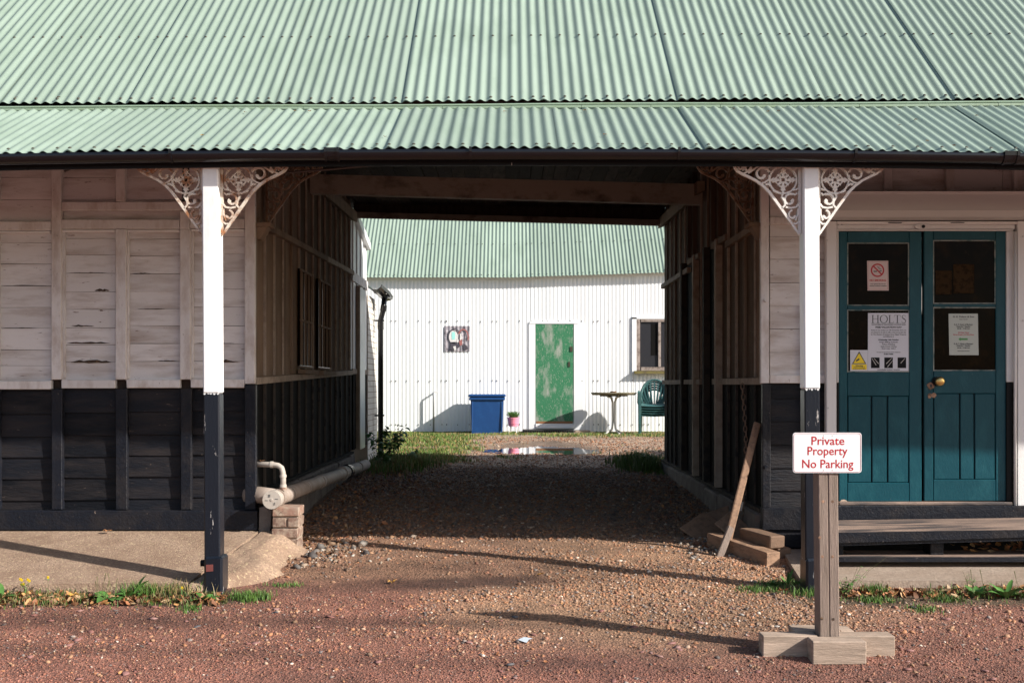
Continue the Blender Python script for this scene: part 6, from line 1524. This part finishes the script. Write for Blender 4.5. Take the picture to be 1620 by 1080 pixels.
rosette(1616, 6.98, 6, .08, .028, 'dock_plant', 'low dock leaves at the right picture edge', up=.6)
rosette(1218, 7.25, 8, .06, .03, 'dock_plant', 'dark broad leaves in the patch left of right veranda post', 'leaf_dark', up=.6)
rosette(1245, 7.3, 6, .06, .022, 'dock_plant', 'tall light leaves close to the slab corner', up=1.6)
def bushy(px, Y_, n, H, spread, L, W, name, label, m='leafmat', stems=5, leanx=0.0, cat='weed', flower=None, base=None):
    x = PX(px, Y_); z = gz(x, Y_) if base is None else base; rt = thing(name, label, cat, (x, Y_, z))
    lv = MB(); fl = MB()
    for s_ in range(stems):
        a = random.uniform(0, 6.28); r = spread*random.uniform(.3, 1); h = H*random.uniform(.6, 1)
        tip = Vector((x+r*math.cos(a)+leanx*h, Y_+r*math.sin(a)*.7, z+h)); mid = Vector((x, Y_, z)).lerp(tip, .5)+Vector((0, 0, h*.12))
        b = MB(); b.tube([(x+.01*math.cos(a), Y_+.01*math.sin(a), z-.005), mid, tip], [.0013+.004*max(0, H-.3), .001+.003*max(0, H-.3), .0006], 5); b.build('stem', 'stem', rt)
        for i in range(n//stems):
            t = random.uniform(.15, 1); p = (Vector((x, Y_, z)).lerp(mid, t*2) if t < .5 else mid.lerp(tip, t*2-1))
            aa = random.uniform(0, 6.28); leaf(lv, p, aa, L*random.uniform(.6, 1.1), W*random.uniform(.7, 1.1), random.uniform(-.2, .9), .5, random.uniform(-.4, .4))
        if flower:
            k = len(fl.v)
            for q in range(10): aa = q*.628; fl.v.append((tip.x+.010*math.cos(aa)*(1 if q % 2 else .75), tip.y-.004, tip.z+.010*math.sin(aa)*(1 if q % 2 else .75)))
            fl.f.append(tuple(range(k, k+10)))
            for q in range(10): aa = q*.628; fl.v.append((tip.x+.009*math.cos(aa), tip.y+.009*math.sin(aa), tip.z+.004))
            fl.f.append(tuple(range(k+10, k+20)))
    lv.build('foliage', m, rt, smooth=True)
    if flower: fl.build('flower', 'flower', rt)
    return rt
bushy(42, 7.0, 30, .115, .05, .03, .006, 'flowering_weed', 'cluster of small yellow flowers on thin stems, left verge', stems=6, flower=1)
bushy(75, 7.02, 8, .15, .02, .03, .006, 'flowering_weed', 'single tall yellow flower right of the flower cluster', stems=1, flower=1)
bushy(290, 7.0, 10, .06, .02, .03, .006, 'flowering_weed', 'single yellow flower near the left veranda post', stems=1, flower=1)
bushy(1337, 7.05, 130, .13, .09, .022, .009, 'bushy_weed', 'airy bright green weed growing right behind sign post', stems=9, leanx=.3)
bushy(1345, 7.08, 26, .26, .12, .016, .006, 'bushy_weed', 'tall thin weed stems rising over the pale slab by sign post', stems=4, leanx=.7)
bushy(1535, 7.08, 40, .15, .08, .018, .007, 'bushy_weed', 'thin stemmed weed at slab edge among brown leaves', stems=5)
bushy(604, 13.9, 260, .60, .30, .075, .055, 'leafy_shrub', 'dark green broad-leaved shrub at left rear end of passage', 'leaf_dark', stems=10, leanx=.25, cat='shrub', base=CZ-1.05)
bushy(655, 15.0, 60, .20, .16, .07, .03, 'leafy_weed', 'dark weedy clump in grass right of the shrub', 'leaf_dark', stems=6)
bushy(1030, 14.0, 90, .26, .20, .05, .02, 'leafy_weed', 'leafy weed sprouting against right rear corner of passage', 'leaf_dark', stems=7)
# leaf litter
LV = [(-1, 0, .15), (-.45, -.5, 0), (.3, -.6, .12), (1, 0, .25), (.35, .55, .05), (-.5, .45, .2), (0, 0, -.05)]
LF = [(6, 0, 1), (6, 1, 2), (6, 2, 3), (6, 3, 4), (6, 4, 5), (6, 5, 0)]
LCOL = np.array([(.33, .13, .05), (.25, .095, .04), (.42, .21, .08), (.16, .07, .035), (.40, .26, .14)])
def litter(x, y, s0, label, zoff=.004):
    n = len(x); s = s0*rng.uniform(.6, 1.4, n); scl = np.stack([s, s*.8, s], 1)
    tag(scatter_shapes('leaf_litter', 'leaf_litter', LV, LF, np.stack([x, y, ground_z(x, y)+zoff+s*.25], 1), scl, rng.uniform(0, 6.3, n), rng.normal(0, .5, (n, 2)), LCOL[rng.choice(5, n)]*rng.uniform(.7, 1.2, (n, 1)), flat=.12), label, 'leaves', kind='stuff')
n = 700; litter(rng.uniform(1.98, 4.0, n), rng.normal(7.06, .05, n), .026, 'brown fallen leaves heaped along the right slab edge')
n = 700; litter(rng.uniform(-3.4, -1.75, n), rng.normal(6.93, .065, n), .024, 'brown fallen leaves caught in the left verge')
n = 420; litter(rng.normal(-1.45, .25, n), rng.uniform(8.3, 14, n), .022, 'dead leaves along the foot of the soil pipe')
n = 300; litter(rng.normal(-1.35, .3, n), rng.normal(14.6, .6, n), .03, 'dead leaves under the shrub in the rear yard corner')
n = 130; litter(rng.normal(1.62, .18, n), rng.uniform(8.2, 13, n), .022, 'dead leaves at foot of right passage wall')
n = 60; litter(rng.uniform(-3, 3, n), rng.uniform(5.6, 7.0, n), .012, 'small leaf fragments strewn over the red gravel')
# leaf dust in the dark gap below the step
n = 60; x = rng.uniform(3.1, 4.0, n); y = rng.uniform(7.75, 8.1, n)
o = scatter_shapes('leaf_litter', 'leaf_litter', LV, LF, np.stack([x, y, np.full(n, CZ-1.15)+rng.uniform(0, .05, n)], 1), np.full((n, 3), .03), rng.uniform(0, 6.3, n), rng.normal(0, .5, (n, 2)), LCOL[rng.choice(5, n)], flat=.1); tag(o, 'dead leaves blown into the gap under the wooden step', 'leaves', kind='stuff')
# single leaves
def one_leaf(px, Y_, s, m, label, z=None, x=None):
    x = PX(px, Y_) if x is None else x; z = (gz(x, Y_)+.012) if z is None else z; b = MB(); a0 = random.uniform(0, 6.28); k = 14
    for i in range(k):
        a = 2*math.pi*i/k; r = s*(1 if i % 2 else .62)*random.uniform(.85, 1.15)*(1.15 if abs(math.sin(a/2)) > .5 else .85); b.v.append((x+r*math.cos(a+a0), Y_+r*math.sin(a+a0)*.8, z+random.uniform(-.2, .45)*s))
    b.v.append((x, Y_, z)); b.f = [(k, i, (i+1) % k) for i in range(k)]
    tag(b.build('fallen_leaf', m, None, origin=(x, Y_, z)), label, 'leaf')
one_leaf(620, 7.35, .032, 'leaf_yellow', 'yellow fallen leaf lying alone before the damp hollow')
one_leaf(525, 8.15, .038, 'leaf_brown', 'curled brown leaf on gravel right of the brick pier')
one_leaf(856, 7.55, .026, 'leaf_yellow', 'small olive yellow leaf at right end of damp hollow')
one_leaf(117, 6.96, .034, 'leaf_yellow', 'large orange yellow leaf standing in the left verge', z=gz(PX(117, 6.96), 6.96)+.03)
one_leaf(310, 6.95, .036, 'leaf_brown', 'crumpled tan leaf against the left veranda post', z=gz(-1.9, 6.95)+.04)
one_leaf(1108, 8.75, .03, 'leaf_brown', 'small orange leaf in shade left of the grey offcut')
one_leaf(495, 9.0, .028, 'leaf_brown', 'orange leaf lying in shade just behind the brick pier')
one_leaf(170, 8.2, .03, 'leaf_brown', 'orange leaf on the left slab against the black sill', z=CZ-1.055)
one_leaf(415, 8.36, .02, 'leaf_brown', 'orange leaf resting on the narrow waste pipe', z=CZ-.565)
one_leaf(1240, 7.05, .035, 'leaf_brown', 'curled brown leaf upright in grass by right veranda post', z=gz(1.68, 7.05)+.03)
one_leaf(1425, 7.85, .02, 'leaf_brown', 'brown leaf lying on pale slab before wooden step', z=CZ-1.205)
ORD = 'first second third fourth fifth sixth seventh eighth ninth tenth eleventh twelfth thirteenth fourteenth fifteenth sixteenth seventeenth eighteenth nineteenth twentieth twenty-first'.split()
RLP = ((467, 182), (490, 182), (388, 184), (320, 219), (609, 221), (799, 183), (925, 181), (957, 218), (1161, 178), (1215, 183), (1232, 182), (1310, 157), (1311, 160), (1423, 205), (1449, 196), (1467, 227), (1510, 233), (1545, 190), (1161, 163), (93, 166), (26, 167))
for i, (px, py) in enumerate(RLP):
    t = (232-py)/60.0 if py > 170 else None
    if t is None: y = 8.20; z = CZ+2.065
    else: y = 7.05+1.1*t*1.05; z = CZ+1.47+.517*(y-7.025)/1.13
    places = ['left part', 'middle', 'right part']
    one_leaf(px, y, .013, 'leaf_brown' if i % 3 else 'leaf_yellow', 'tiny %s leaf on the green roof, %s from the left' % ('brown' if i % 3 else 'yellow', ORD[sorted(range(21), key=lambda q: RLP[q][0]).index(i)]), z=z)
    bpy.context.view_layer.objects
for o in list(bpy.data.objects):
    if o.name.startswith('fallen_leaf') and 'on the green roof' in o.get('label', ''): o['group'] = 'dry leaves caught on the green roof'
# crumpled plastic
b = MB(); x, Y_ = PX(829, 6.15), 6.15; z = gz(x, Y_)
for i in range(10): a = i*.628; r = random.uniform(.025, .045); b.v.append((x+r*1.3*math.cos(a), Y_+r*math.sin(a), z+random.uniform(.004, .022)))
b.v.append((x, Y_, z+.028)); b.f = [(10, i, (i+1) % 10) for i in range(10)]
tag(b.build('plastic_scrap', 'plastic_scrap', None, origin=(x, Y_, z)), 'crumpled clear plastic scrap on the red gravel', 'litter')
